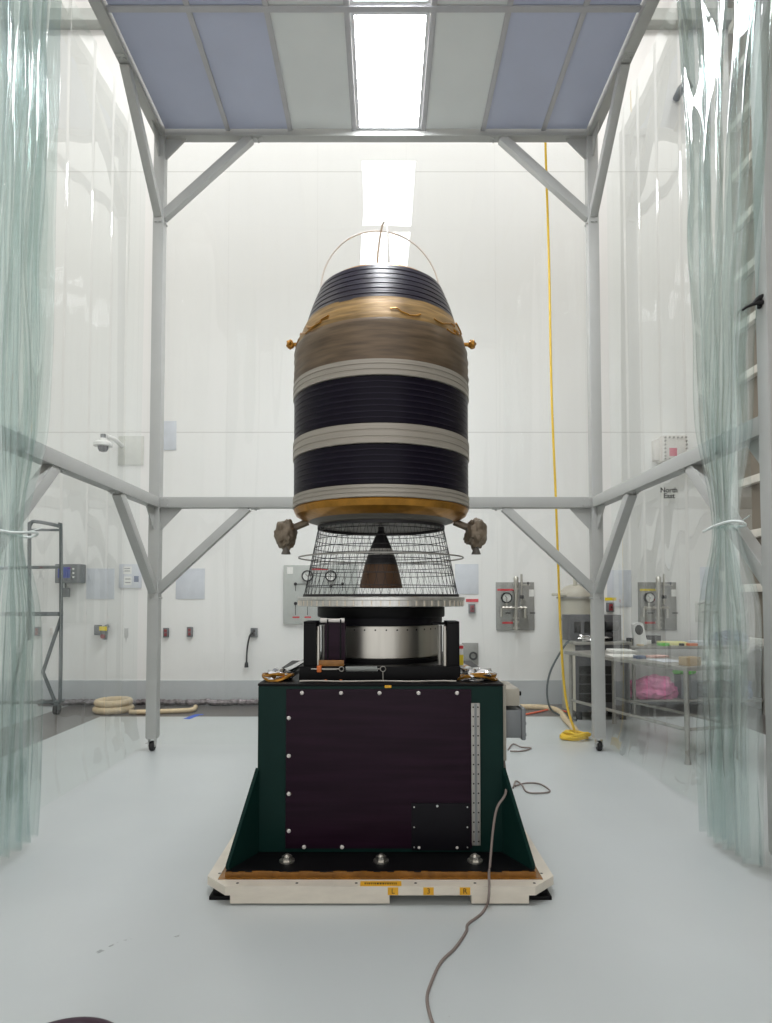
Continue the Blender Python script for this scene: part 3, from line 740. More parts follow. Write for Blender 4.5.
MB().lathe([(R0 - 0.02, 1.413), (R0 + 0.008, 1.413), (R0 + 0.008, 1.428), (R0 - 0.02, 1.428)], 72, Matrix.Translation((CX, CY, 0)), close=True).build('lower_ring', M['nozzle_black'], ad)
MB().lathe([(R1 - 0.015, 1.826), (R1 + 0.006, 1.826), (R1 + 0.006, 1.842), (R1 - 0.015, 1.842)], 72, Matrix.Translation((CX, CY, 0)), close=True).build('upper_ring', M['nozzle_black'], ad)
zr = at(381, 558.3, CY).z
m = MB().torus((CX, CY, zr), 0.502, 0.0045, n=96, m=8)
for a_ in (0.9, 2.2, 4.05, 5.4):
    d = Vector((math.cos(a_), math.sin(a_), 0)); q = Vector((CX, CY, zr)); m.cyl(q + d * cone_r(zr), q + d * 0.502, 0.002, n=6)
m.build('guard_hoop', M['dull_steel'], ad)

# ------------------------------------------------------------------ rocket stage
st = thing('rocket_stage', (CX, CY, 1.842), 'tall dark banded cylindrical rocket stage with gold shoulder and tapered top', 'rocket stage')
def ring(prof, name, mt, par=st, n=96): return MB().lathe(prof, n, Matrix.Translation((CX, CY, 0))).build(name, mt, par, ang=25)
ring([(0, 1.842), (0.372, 1.842), (0.384, 1.848), (0.39, 1.855), (0.44, 1.872), (0.475, 1.885), (0, 1.885)], 'lower_dish', M['dish'])
ring([(0.44, 1.8705), (0.490, 1.886), (0.520, 1.905), (0.534, 1.935), (0.53, 1.945), (0.0, 1.945)], 'gold_skirt', M['gold_foil'])
def banded(z0, z1, name):
    n_ = 3; p = [(0, z0)]; h = (z1 - z0) / n_
    for i in range(n_):
        z = z0 + i * h; p += [(0.537, z + 0.001), (0.541, z + 0.004), (0.541, z + h * 0.72), (0.537, z + h * 0.76), (0.537, z + h - 0.001)]
    p += [(0, z1)]
    return ring(p, name, M['band'])
def ribbed(z0, z1, rows, name):
    h = (z1 - z0) / rows; p = [(0, z0)]
    for i in range(rows):
        z = z0 + i * h; p += [(0.529, z + 0.0005), (0.534, z + 0.005), (0.534, z + h - 0.006), (0.529, z + h - 0.0015)]
    p += [(0, z1)]
    o = ring(p, name, M['cell'])
    m = MB()
    for i in range(1, rows):
        z = z0 + i * h; m.lathe([(0.5285, z - 0.0035), (0.5345, z - 0.0035), (0.5345, z + 0.0035), (0.5285, z + 0.0035)], 96, Matrix.Translation((CX, CY, 0)), close=True)
    m.build('row_seam', M['cell_line'], o, ang=25)
banded(1.945, 2.015, 'lower_band')
ribbed(2.015, 2.235, 7, 'lower_cell_section')
banded(2.235, 2.345, 'middle_band')
ribbed(2.345, 2.605, 8, 'upper_cell_section')
banded(2.605, 2.695, 'upper_band')
# gold shoulder: wrinkled blanket
p = [(0, 2.695), (0.533, 2.696)]
for i in range(14):
    t_ = i / 13; z = 2.70 + t_ * 0.37
    r = 0.535 if t_ < 0.45 else 0.535 - 0.075 * ((t_ - 0.45) / 0.55) ** 1.5
    p.append((r + (0.004 if i % 2 else -0.002), z))
def blanket_part(P, name, mt):
    m = MB().lathe(P, 128, Matrix.Translation((CX, CY, 0)))
    for v in m.bm.verts:
        r = math.hypot(v.co.x - CX, v.co.y - CY)
        if r > 0.4:
            k = 1 + 0.012 * nz(v.co.x * 9, v.co.y * 9, v.co.z * 14); v.co.x = CX + (v.co.x - CX) * k; v.co.y = CY + (v.co.y - CY) * k
    return m.build(name, mt, st, ang=60)
blanket_part(p[:11] + [(0, p[10][1])], 'thermal_blanket', M['blanket'])
sh = blanket_part([(0, p[10][1])] + p[10:] + [(0, 3.07)], 'gold_blanket', M['blanket_gold'])
m = MB(); rr = random.Random(8)
for i in range(18):
    a0 = rr.uniform(0, 2 * PI); z0 = rr.uniform(2.93, 3.05); pts = []
    for k in range(8):
        a_ = a0 + k * rr.uniform(0.03, 0.07); z = z0 + 0.02 * math.sin(k * 0.8 + i); t_ = (z - 2.70) / 0.37
        r = (0.535 if t_ < 0.45 else 0.535 - 0.075 * ((t_ - 0.45) / 0.55) ** 1.5) + 0.006
        pts.append((CX + r * math.cos(a_), CY + r * math.sin(a_), z))
    MB().tube(pts, rr.uniform(0.003, 0.007), 5).build('gold_fold', M['gold_foil'], sh, smooth=False)
# dark cone
p = [(0, 3.06)]; rows = 7
for i in range(rows):
    for (tt_, dr_) in ((0.02, 0), (0.1, 0.004), (0.85, 0.004), (0.95, 0)):
        t_ = (i + tt_) / rows; p.append((0.462 - 0.085 * t_ - 0.006 * math.sin(PI * t_) * -1 + dr_, 3.06 + 0.235 * t_))
p += [(0.372, 3.297), (0.355, 3.303), (0, 3.303)]
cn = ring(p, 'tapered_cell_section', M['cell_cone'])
ring([(0, 3.303), (0.36, 3.303), (0.345, 3.318), (0, 3.322)], 'gold_deck', M['gold_foil'])
# bail hoops over the top deck
for a_ in (0.12, 0.12 + PI / 2):
    pts = []
    for k in range(33):
        t_ = PI * k / 32; pts.append((CX + 0.375 * math.cos(t_) * math.cos(a_), CY + 0.375 * math.cos(t_) * math.sin(a_), 3.31 + 0.40 * math.sin(t_)))
    MB().tube(pts, 0.0055, 8).build('lifting_bail', M['pale'], st)
# thrusters in foil, at the two flanks
for sx in (-1, 1):
    a = Vector((CX + sx * 0.50, CY, 1.90))
    m = MB().lump((CX + sx * 0.585, CY, 1.80), (0.066, 0.07, 0.092), 3 + sx, 0.25, 2.0, 4)
    m.cyl((CX + sx * 0.45, CY, 1.875), (CX + sx * 0.56, CY, 1.83), 0.022, n=12); m.build('thruster_pod', M['pod'], st)
    MB().lathe([(0.012, 0), (0.018, -0.03), (0.03, -0.06), (0.028, -0.06), (0.015, -0.03), (0.010, 0)], 24, Matrix.Translation((CX + sx * 0.585, CY, 1.735))).build('thruster_nozzle', M['dish'], st)
    m = MB().lump((CX + sx * 0.565, CY, 2.985), (0.024, 0.03, 0.027), 7 + sx, 0.3, 2.0, 3); m.cyl((CX + sx * 0.49, CY, 2.985), (CX + sx * 0.56, CY, 2.985), 0.012, n=10)
    m.build('thruster_pod', M['gold_foil'], st, smooth=False)
# engine nozzle under the stage
prof = []
for py, hw in ((531, 3), (538, 6.5), (545, 9.5), (550, 11.6), (557, 14), (565, 16.5), (575, 19), (588, 21.8)):
    prof.append((hw * 3.93 / F, at(381, py, CY).z))
def nz_part(i0, i1, name, mt, par):
    P = prof[i0:i1 + 1]; q = P + [(max(r - 0.006, 0.004), z) for r, z in reversed(P)]
    return MB().lathe(q, 64, Matrix.Translation((CX, CY, 0)), close=True).build(name, mt, par)
nzl = nz_part(0, 5, 'engine_nozzle', M['nozzle_black'], st)
nz_part(5, 7, 'nozzle_skirt', M['nozzle_brown'], nzl)
for pa, pb in ((549, 552.5), (554.3, 555.3)):
    z1_ = at(381, pa, CY).z; z0_ = at(381, pb, CY).z
    def rz(z):
        for (r_a, z_a), (r_b, z_b) in zip(prof, prof[1:]):
            if z_b <= z <= z_a: return r_a + (r_b - r_a) * (z_a - z) / (z_a - z_b)
    MB().lathe([(rz(z1_) - 0.002, z1_), (rz(z1_) + 0.0015, z1_), (rz(z0_) + 0.0015, z0_), (rz(z0_) - 0.002, z0_)], 64, Matrix.Translation((CX, CY, 0)), close=True).build('nozzle_stripe', M['nozzle_white'], nzl)
MB().cyl((CX, CY, prof[0][1] - 0.004), (CX, CY, 1.843), 0.018, n=20).build('nozzle_throat', M['nozzle_black'], nzl)

# ------------------------------------------------------------------ things on the back wall
YB = YW - 0.002
def wbox(m, px0_, py0_, px1_, py1_, d, bev=0.004, y=YB):
    a = at(px0_, py0_, y - d); c = at(px1_, py1_, y - d); return m.box((a.x, y - d, c.z), (c.x, y, a.z), bev)
def wthing(name, px, py, label, cat, group=None, y=YB): return thing(name, at(px, py, y), label, cat, group)
# security camera
t = wthing('security_camera', 110, 445, 'white dome security camera on an arm on the back wall left of the post', 'camera')
wbox(MB(), 118.5, 436, 143.5, 465, 0.012).build('backing_plate', M['plexi_grey'], t)
a = at(122, 446, YB - 0.012); c = at(106, 438, YB - 0.40)
MB().tube(spline([(a.x, YB - 0.012, a.z), ((a.x + c.x) / 2, YB - 0.2, c.z + 0.03), (c.x, YB - 0.40, c.z + 0.02)]), 0.03, 12).build('arm', M['white'], t)
c = at(103, 445, YB - 0.42)
T = Matrix.Translation((c.x, YB - 0.42, c.z))
MB().lathe([(0, 0.085), (0.05, 0.085), (0.05, 0.05), (0.085, 0.045), (0.12, 0.02), (0.12, -0.015), (0, -0.015)], 32, T).build('housing', M['white'], t)
MB().lathe([(0.066, -0.015), (0.064, -0.05), (0.045, -0.082), (0, -0.095)], 32, T).build('dome_lens', M['smoke'], t)
MB().cyl((c.x, YB - 0.42, c.z + 0.085), (c.x, YB - 0.42, c.z + 0.14), 0.032, n=16).build('junction_box', M['outlet'], t)
MB().bar((c.x, YB - 0.41, c.z + 0.03), (c.x + 0.05, YB - 0.39, c.z + 0.05), 0.04, 0.03).build('bracket', M['white'], t)
# pale sheets
def sheet_thing(a, b_, c, d, label, mt='paper', d_=0.006):
    p = at((a + c) / 2, (b_ + d) / 2, YB)
    o = wbox(MB(), a, b_, c, d, d_, 0.0015).build('wall_sheet', M[mt], loc=p); return tag(o, label, 'sheet', 'pale sheets on the back wall')
sheet_thing(162.5, 421, 176, 450, 'pale blue sheet high on the back wall beside the left post')
sheet_thing(86.5, 568.5, 114, 599, 'pale blue sheet between the grey control box and the framed notice')
sheet_thing(176, 568.5, 204.5, 599, 'pale blue sheet just right of the left post brace')
sheet_thing(455, 564, 478.5, 594, 'pale blue sheet right of the lattice adapter above the red label')
sheet_thing(607, 570, 632, 607, 'pale blue sheet behind the right post brace')
sheet_thing(700, 567, 722, 600, 'pale blue sheet seen through the right tied curtain')
t = wthing('framed_notice', 130, 575, 'grey framed notice with small white pages left of the post', 'notice')
fr_ = wbox(MB(), 119, 564, 141, 588, 0.02).build('board', M['paper'], t)
for a, b_, c, d in ((123, 566.5, 131.5, 574), (124, 576.5, 131.5, 585), (134, 576, 138.5, 582)):
    wbox(MB(), a, b_, c, d, 0.0225, 0.0, YB).build('page', M['paper_white'] if c < 133 else M['blue_bag'], t)
m = MB()
for a, b_, c, d in ((124.5, 568, 130, 569), (124.5, 570.5, 130, 571.5), (125, 578.5, 130.5, 579.5), (125, 582, 130.5, 583)): wbox(m, a, b_, c, d, 0.0235, 0)
m.build('print', M['grey_box'], t)
# control box with blue screen
t = wthing('control_box', 67, 574, 'grey wall control box with blue screen behind the ladder', 'control box')
bx = wbox(MB(), 55, 564, 80, 583, 0.16, 0.008).build('housing', M['outlet'], t)
a = at(58, 567, YB - 0.16); c = at(70, 578, YB - 0.16)
m = MB().box((a.x, YB - 0.165, c.z), (c.x, YB - 0.158, a.z), 0.002); m.build('screen', M['blue_screen'], t)
m = MB()
for i in range(3): q = at(73.5, 569 + 4 * i, YB - 0.16); m.cyl((q.x, YB - 0.168, q.z), (q.x, YB - 0.158, q.z), 0.012, n=12)
m.build('button', M['white'], t)
wbox(MB(), 63, 588, 68, 597, 0.06, 0.004).build('conduit_box', M['outlet'], t)
q = at(65.5, 583, YB - 0.03); q2 = at(65.5, 588, YB - 0.03)
MB().cyl((q.x, YB - 0.03, q2.z - 0.01), (q.x, YB - 0.03, q.z + 0.01), 0.012, n=10).build('conduit', M['outlet'], t)
# outlets
def outlet(a, b_, c, d, label, inset=None, cat='outlet', grp='wall outlets above the baseboard'):
    t = wthing('wall_outlet', (a + c) / 2, (b_ + d) / 2, label, cat, grp)
    wbox(MB(), a, b_, c, d, 0.045, 0.005).build('plate', M['outlet'] if inset != 'white' else M['white'], t)
    m = MB(); cx_ = (a + c) / 2
    for yy in (b_ + (d - b_) * 0.3, b_ + (d - b_) * 0.7):
        q = at(cx_, yy, YB - 0.045); m.box((q.x - 0.018, YB - 0.05, q.z - 0.02), (q.x + 0.018, YB - 0.044, q.z + 0.02), 0.003)
    m.build('socket', M['red_dim'] if inset == 'red' else M['ink'] if inset != 'white' else M['pale'], t)
    return t
outlet(163, 628, 168, 637.5, 'grey wall outlet close to the right edge of left post', 'red')
outlet(186.7, 627, 192, 637, 'grey wall outlet second from the left post', 'red')
t = outlet(250.5, 628, 257, 637.5, 'grey wall outlet with short black cord hanging from it')
a = at(252, 632, YB - 0.07); c = at(246.3, 664, YB - 0.07)
cdp = MB().tube(spline([(a.x + 0.01, YB - 0.05, a.z), (a.x - 0.03, YB - 0.08, a.z - 0.06), (c.x + 0.01, YB - 0.07, c.z + 0.2), (c.x, YB - 0.06, c.z)]), 0.012, 8).build('cord', M['rubber'], t)
MB().cyl((c.x, YB - 0.06, c.z - 0.045), (c.x, YB - 0.06, c.z + 0.02), 0.028, 0.02, n=14).build('plug', M['rubber'], cdp)
outlet(34, 627, 39, 636, 'grey wall outlet with red socket seen through the rolling ladder', 'red')
outlet(49, 627, 53.5, 635.5, 'white wall outlet between the ladder uprights', 'white')
t = wthing('shutoff_valve', 105, 632, 'grey wall valve with yellow tag left of the post', 'valve')
wbox(MB(), 94, 625, 100, 635, 0.06, 0.005).build('box', M['outlet'], t)
a = at(105, 632, YB - 0.09)
MB().tube([(a.x, YB - 0.02, a.z + 0.07), (a.x, YB - 0.09, a.z + 0.06), (a.x, YB - 0.09, a.z - 0.1)], [0.03, 0.045, 0.03], 14).build('valve_body', M['grey_box'], t)
MB().box((a.x - 0.055, YB - 0.145, a.z + 0.02), (a.x + 0.05, YB - 0.137, a.z + 0.075), 0.003).build('yellow_tag', M['yellow'], t)
MB().cyl((a.x - 0.01, YB - 0.15, a.z - 0.055), (a.x - 0.01, YB - 0.12, a.z - 0.055), 0.028, n=14).build('red_knob', M['red_dim'], t)
# large gauge panel behind the adapter
t = wthing('gauge_panel', 320, 595, 'large grey gauge panel on the wall behind the lattice adapter', 'gauge panel')
wbox(MB(), 283.5, 565, 357.5, 624, 0.05, 0.012).build('panel', M['plate_grey'], t)
def dial(par, px, py, r, y=YB - 0.05):
    q = at(px, py, y); Mx = Matrix.Translation((q.x, y, q.z)) @ Matrix.Rotation(PI / 2, 4, 'X')
    g = MB().lathe([(r * 0.8, 0.0), (r, 0.0), (r, 0.045), (r * 0.92, 0.055), (r * 0.8, 0.045)], 32, Mx, close=True).build('gauge', M['black'], par)
    MB().lathe([(0, 0.03), (r * 0.81, 0.03), (r * 0.81, 0.026), (0, 0.026)], 32, Mx).build('dial', M['dial'], g)
    MB().bar((q.x - r * 0.3, y - 0.034, q.z + r * 0.35), (q.x + r * 0.15, y - 0.034, q.z - r * 0.15), 0.006, 0.004, up=(0, 1, 0)).build('needle', M['ink'], g)
dial(t, 307.5, 576, 0.075); dial(t, 331, 576, 0.075)
def wbar(m, a, b_, w, d=0.055, y=YB):
    p = at(a[0], a[1], y - d); q = at(b_[0], b_[1], y - d); m.bar((p.x, y - d, p.z), (q.x, y - d, q.z), w, 0.006, up=(0, 1, 0))
m = MB()
for a, b_ in (((295.5, 584), (308, 584)), ((295.5, 584), (295.5, 591)), ((295.5, 603), (295.5, 615)), ((307.5, 605), (307.5, 615)), ((331, 586), (331, 592)), ((331, 584.5), (343, 584.5)), ((342.5, 584), (342.5, 591))): wbar(m, a, b_, 0.007)
m.build('flow_line', M['ink'], t)
for px, py in ((295.5, 584), (342.5, 584), (331, 586), (295.5, 603.5)):
    q = at(px, py, YB - 0.05); MB().lathe([(0, 0.03), (0.012, 0.03), (0.022, 0.015), (0.022, 0)], 16, Matrix.Translation((q.x, YB - 0.05, q.z)) @ Matrix.Rotation(PI / 2, 4, 'X')).build('knob', M['black'], t)
for a, b_, c, d in ((312, 568.5, 328, 570), (292.5, 616.5, 299.5, 618), (304.5, 616.5, 311, 618)): wbox(MB(), a, b_, c, d, 0.053, 0, YB).build('red_label', M['red'], t)
wbox(MB(), 287, 567, 293, 574, 0.053, 0).build('white_label', M['paper_white'], t)
# red label and switch
def switch(lab_px, box_px, label, mt, cat='switch'):
    t = wthing('wall_switch', (box_px[0] + box_px[2]) / 2, (box_px[1] + box_px[3]) / 2, label, cat)
    wbox(MB(), *lab_px, 0.008, 0).build('sign', M[mt], t)
    wbox(MB(), *box_px, 0.06, 0.005).build('box', M['outlet'], t)
    q = at((box_px[0] + box_px[2]) / 2, (box_px[1] + box_px[3]) / 2, YB - 0.06)
    MB().box((q.x - 0.026, YB - 0.066, q.z - 0.045), (q.x + 0.026, YB - 0.058, q.z + 0.045), 0.004).build('inset', M['red_dim'], t)
    MB().box((q.x - 0.008, YB - 0.085, q.z - 0.014), (q.x + 0.008, YB - 0.064, q.z + 0.014), 0.003).build('toggle', M['ink'], t)
switch((466, 599, 478.5, 602), (469, 604, 475.5, 613.5), 'small wall switch under a red label right of the turntable', 'red')
switch((605, 597.5, 616.5, 600.5), (607.5, 602.5, 614.5, 612), 'small wall switch under a yellow label right of the post', 'yellow')
# valve manifolds
def manifold(ox, label, strip):
    t = wthing('valve_manifold', ox + 19, 606, label, 'valve panel', 'steel valve panels on the back wall')
    wbox(MB(), ox, 582.2, ox + 38.5, 630.3, 0.03, 0.004).build('panel', M['steel_plate'], t)
    wbox(MB(), ox + 1.5, 588.8, ox + 18, 590.8, 0.033, 0).build('label_strip', M[strip], t)
    wbox(MB(), ox + 33, 589.5, ox + 38, 596.5, 0.033, 0).build('white_label', M['paper_white'], t)
    wbox(MB(), ox + 6.2, 621.8, ox + 17, 623.8, 0.033, 0).build('red_label', M['red'], t)
    y = YB - 0.11
    P = lambda px, py: Vector((at(ox + px, py, y).x, y, at(ox + px, py, y).z))
    m = MB(); m.tube([P(20, 576.5), P(20, 578), P(20, 583), P(20, 606), P(20, 628), P(20, 630.5)], [0.02, 0.034, 0.03, 0.022, 0.026, 0.02], 14)
    for py in (583, 588, 607.5, 617, 621, 627): m.cyl(P(20, py), P(20, py + 1.6), 0.042, n=6)
    m.build('main_pipe', M['steel'], t)
    m = MB(); m.cyl(P(6, 607.8), P(31, 607.8), 0.014, n=10)
    for px in (6.5, 10, 14, 24, 28): m.cyl(P(px, 607.8), P(px + 1.6, 607.8), 0.024, n=6)
    m.tube([P(5.5, 608), P(5.5, 617)], 0.018, 10); m.tube([P(29, 608), P(29, 618)], 0.018, 10); m.cyl(P(10.5, 598), P(10.5, 608), 0.012, n=8)
    m.build('cross_pipe', M['steel'], t)
    m = MB(); m.tube([P(25.5, 574), P(25.5, 585)], 0.014, 10); m.tube([P(25.5, 585), P(25.5, 604)], 0.008, 8); m.cyl(P(26, 585), P(34, 585), 0.008, n=8); m.build('vent_pipe', M['steel'], t)
    for px, py in ((9.5, 613), (34, 613)):
        MB().bar(P(px, py), P(px + 5, py), 0.022, 0.014).build('lever', M['black'], t)
    MB().bar(P(32, 582), P(32, 585.5), 0.018, 0.014).build('lever', M['black'], t)
    m = MB().cyl(P(24, 597), P(27.5, 597), 0.024, n=10); m.build('regulator', M['black'], t)
    dial(t, ox + 10.3, 597.7, 0.072, YB - 0.07)
    q = at(ox + 10.3, 597.7, YB); MB().cyl((q.x, YB - 0.075, q.z), (q.x, YB - 0.028, q.z), 0.02, n=10).build('gauge_stem', M['steel'], t)
manifold(496, 'steel valve panel with gauge and red label strip left of post', 'red')
manifold(638.5, 'steel valve panel with gauge and yellow label strip above the table', 'yellow')
# bolted junction box and sign
t = wthing('junction_box', 672, 449, 'pale bolted junction box with red label on the back wall above the rail', 'junction box')
wbox(MB(), 663, 435, 687.5, 461, 0.22, 0.02).build('housing', M['pale'], t)
m = wbox(MB(), 654.5, 439.5, 664, 460, 0.10, 0.01); m.build('side_bracket', M['pale'], t)
lid = wbox(MB(), 664.5, 437, 687, 459.5, 0.245, 0.008).build('lid', M['pale'], t)
m = MB()
for px, py in [(665 + i * 4.2, 437.5) for i in range(6)] + [(665, 441 + 3.8 * i) for i in range(5)] + [(686.3, 441 + 3.8 * i) for i in range(5)] + [(665 + i * 4.2, 459) for i in range(6)]:
    q = at(px, py, YB - 0.24); m.cyl((q.x, YB - 0.262, q.z), (q.x, YB - 0.24, q.z), 0.012, n=6)
m.build('bolt', M['dull_steel'], lid)
a = at(669.3, 448, YB - 0.245); c = at(677, 456, YB - 0.245)
MB().box((a.x, YB - 0.248, c.z), (c.x, YB - 0.244, a.z)).build('red_label', M['pink_red'], lid)
t = wthing('wall_sign', 669, 494, 'white paper sign with black lettering beneath the bolted junction box', 'sign')
wbox(MB(), 660, 486.5, 679, 502, 0.006, 0).build('sheet', M['paper_white'], t)
q = at(669, 493.5, YB - 0.006); text_part('lettering', 'North\nEast', 0.092, (q.x, YB - 0.0065, q.z + 0.005), M['ink'], t, bold=0.0025)
# grey plate with cable behind the machine
t = wthing('connector_plate', 470, 652, 'grey wall plate with black cable loop behind the machine', 'wall plate')
wbox(MB(), 462, 643, 478.5, 665, 0.03, 0.004).build('plate', M['steel_plate'], t)
q = at(473.5, 656, YB - 0.06); MB().torus((q.x, YB - 0.05, q.z), 0.045, 0.012, 'Y', 24, 8).build('cable_loop', M['rubber'], t)
t = wthing('gas_panel', 705, 610, 'small pale wall panel with hooks seen through right curtain', 'wall panel')
wbox(MB(), 695.5, 602.5, 717, 622, 0.02, 0.004).build('panel', M['plexi_grey'], t)
m = MB()
for px, py in ((698, 604), (706, 605), (713, 604), (702, 612), (712, 613)): q = at(px, py, YB - 0.02); m.tube([(q.x, YB - 0.02, q.z), (q.x + 0.03, YB - 0.07, q.z + 0.01), (q.x + 0.07, YB - 0.07, q.z + 0.03)], 0.011, 8)
m.build('hook', M['dull_steel'], t)
t = wthing('flood_lamp', 680, 94, 'small grey lamp on a stem high up the back wall at the right', 'lamp')
a = at(676, 99, YB)
MB().cyl((a.x, YB - 0.01, a.z), (a.x, YB - 0.15, a.z + 0.02), 0.05, n=14).build('mount', M['outlet'], t)
a2 = at(682, 89, YB - 0.25)
MB().tube([(a.x, YB - 0.14, a.z + 0.02), (a2.x - 0.02, YB - 0.25, a2.z - 0.02), (a2.x + 0.08, YB - 0.33, a2.z + 0.03)], [0.04, 0.06, 0.075], 16).build('head', M['grey_box'], t)

# ------------------------------------------------------------------ hoses along the wall, floor tape
def hose(name, pts, r, mt, label, cat='hose', sub=8, n=10, grp=None, wr=0.0):
    P = spline(pts, sub)
    if wr: P = [p + Vector((0, nz(p.x * 9, 2), abs(nz(p.x * 12, 5)))) * wr for p in P]
    return tag(MB().tube(P, r, n).build(name, M[mt], loc=P[len(P) // 2]), label, cat, grp)
pts = []
for i in range(36):
    x = -4.5 + i * 0.085; pts.append((x, 8.42 + 0.03 * nz(x * 3, 1), 0.045 + 0.012 * abs(nz(x * 5, 3))))
o = hose('foil_hose', pts, 0.040, 'dull_foil', 'crinkled foil wrapped hose lying along the baseboard left of machine', sub=4, wr=0.03)
for p in o.data.polygons: p.use_smooth = False
m = MB()
for i, (z, r) in enumerate(((0.045, 0.22), (0.125, 0.205))):
    c = ground(123, 708); m.torus((c.x, 8.0, z), r - 0.02, 0.043, n=40, m=12)
tag(m.build('hose_coil', M['hose'], loc=(ground(123, 708).x, 8.0, 0)), 'coiled thick beige hose on the floor behind the left post', 'hose coil')
hose('beige_hose', [(ground(144, 708).x, 7.84, 0.03), (ground(150, 709).x, 7.82, 0.03), (ground(175, 709).x, 7.88, 0.03), (ground(200, 707).x, 7.97, 0.03), (ground(206, 703).x, 8.2, 0.03)], 0.03, 'hose', 'straight beige hose on the floor right of the left post')
a = ground(186.5, 719); c = ground(198, 714.5)
d = (c - a).normalized(); s_ = Vector((-d.y, d.x, 0)) * 0.04
m = MB().prism([a - s_, c - s_, c + s_, a + s_], (0, 0, 0.002)); e_ = ground(198, 714.8)
m.prism([e_ + Vector((-0.02, -0.03, 0.002)), e_ + Vector((0.06, -0.03, 0.002)), e_ + Vector((0.06, 0.03, 0.002)), e_ + Vector((-0.02, 0.03, 0.002))], (0, 0, 0.0015))
tag(m.build('floor_tape', M['blue_tape'], loc=a, smooth=False), 'strip of blue tape on the white floor left of the machine', 'tape')
hose('beige_hose', [(ground(512, 704).x, 8.2, 0.03), (ground(535, 704).x, 8.15, 0.03), (ground(550, 708).x, 7.9, 0.03), (ground(556, 716).x, 7.3, 0.03), (ground(565, 724).x, 6.95, 0.03), (ground(573, 733).x, 6.62, 0.03)], 0.035, 'hose', 'beige hose on the floor leading to the yellow coil')
hose('orange_cord', [(ground(520, 713).x, 7.75, 0.008), (ground(533, 708).x, 7.95, 0.012), (ground(545, 706).x, 8.12, 0.012), (ground(558, 709).x, 8.0, 0.012), (ground(566, 711).x, 7.9, 0.010)], 0.012, 'orange_cord', 'orange cord on the floor beside the vented equipment cabinet', 'cord')

# yellow hose and coil
pz = [(545, 60), (545.5, 145), (549, 260), (551.5, 390), (555.5, 490), (558, 560), (561, 640), (566, 700), (574, 730)]
P = [at(a, b_, 6.55) for a, b_ in pz]; P[0].z = 6.8
P[-1] = Vector((P[-1].x, 6.5, 0.05))
t = thing('yellow_hose', (P[-1].x, 6.5, 0), 'thin yellow air hose hanging down behind the tent into a floor coil', 'hose')
MB().tube(spline(P, 8), 0.0125, 8).build('hanging_run', M['yellow_cord'], t)
rr = random.Random(2); pts = []
cx_, cy_ = P[-1].x - 0.02, 6.45
for i in range(84):
    a_ = i * 0.45; r = 0.11 + 0.05 * nz(i * 0.21, 2)
    pts.append((cx_ + (r + 0.02 * rr.random()) * math.cos(a_), cy_ + (r * 0.95) * math.sin(a_), 0.014 + 0.075 * (i / 84) * rr.uniform(0.5, 1)))
MB().tube(spline(pts, 4), 0.0125, 8).build('floor_coil', M['yellow_cord'], t)

# ------------------------------------------------------------------ vented equipment cabinet with tank behind
t = thing('equipment_cabinet', (ground(596, 712).x, 7.7, 0), 'beige equipment cabinet with dark vented front behind the right post', 'cabinet')
a = at(575, 640, 7.45); c = at(629, 640, 7.45)
x0, x1 = a.x, c.x; y0, y1 = 7.45, 7.98; zt = at(590, 643, 7.45).z; zb_ = 0.10
MB().box((x0, y0, zb_), (x1, y1, zt - 0.02), 0.006).build('body', M['chiller'], t)
MB().box((x0 + 0.0, y0 - 0.008, zb_), (x1, y0 - 0.001, zt - 0.02), 0.003).build('front', M['chiller_front'], t)
for (pa, pb) in ((579, 600), (604, 613)):
    for i in range(4):
        p_ = at(pa, 666 + i * 9.4, y0 - 0.01); q_ = at(pb, 674 + i * 9.4, y0 - 0.01)
        m = MB().box((p_.x, y0 - 0.014, q_.z), (q_.x, y0 - 0.007, p_.z), 0.002); m.build('vent', M['ink'], t)
MB().box((x0 - 0.03, y0 - 0.04, zt - 0.02), (x1 + 0.02, y1, zt + 0.012), 0.005).build('worktop', M['dull_steel'], t)
ub = MB().box((x0, y1 - 0.3, zt + 0.012), (x1, y1, zt + 0.32), 0.006).build('upper_console', M['chiller_front'], t)
m = MB()
for i in range(4):
    q = x0 + 0.06 + i * 0.12; m.box((q, y1 - 0.308, zt + 0.10), (q + 0.08, y1 - 0.299, zt + 0.24), 0.003)
m.build('console_panel', M['ink'], ub)
for x in (x0 + 0.06, x1 - 0.06):
    for y in (y0 + 0.07, y1 - 0.07): MB().cyl((x, y, 0), (x, y, zb_ + 0.002), 0.035, n=12).build('foot', M['rubber'], t)
m = MB().lump((x0 + 0.26, y0 + 0.14, zt + 0.045), (0.19, 0.10, 0.05), 9, 0.5, 2.3, 3, -0.6)
tag(m.build('foil_wrap', M['silver_foil'], loc=(x0 + 0.26, y0 + 0.14, zt), smooth=False), 'crumpled silver foil lying on the beige equipment cabinet', 'foil')
m = MB()
q = at(610, 633, 7.7)
for dz_, dx_ in ((0.06, 0.0), (0.175, 0.01), ): m.cyl((q.x - 0.10 + dx_, 7.60, zt + 0.012 + dz_), (q.x + 0.04 + dx_, 7.60, zt + 0.012 + dz_), 0.058, n=18)
tag(m.build('rolled_cloth', M['rubber'], loc=(q.x, 7.60, zt)), 'two black rolls stacked on the equipment cabinet beside the post', 'roll')
m = hose('black_cable', [Vector((x0 - 0.02, 7.6, at(572, 640, 7.6).z)), at(563, 648, 7.6), at(551, 670, 7.6), at(547, 690, 7.6), Vector((at(550, 704, 7.6).x, 7.6, 0.12)), Vector((at(560, 712, 7.6).x, 7.6, 0.03)), Vector((at(570, 714, 7.6).x, 7.35, 0.02))], 0.012, 'frame_dark', 'dark cable looping down the left side of the equipment cabinet', 'cable')
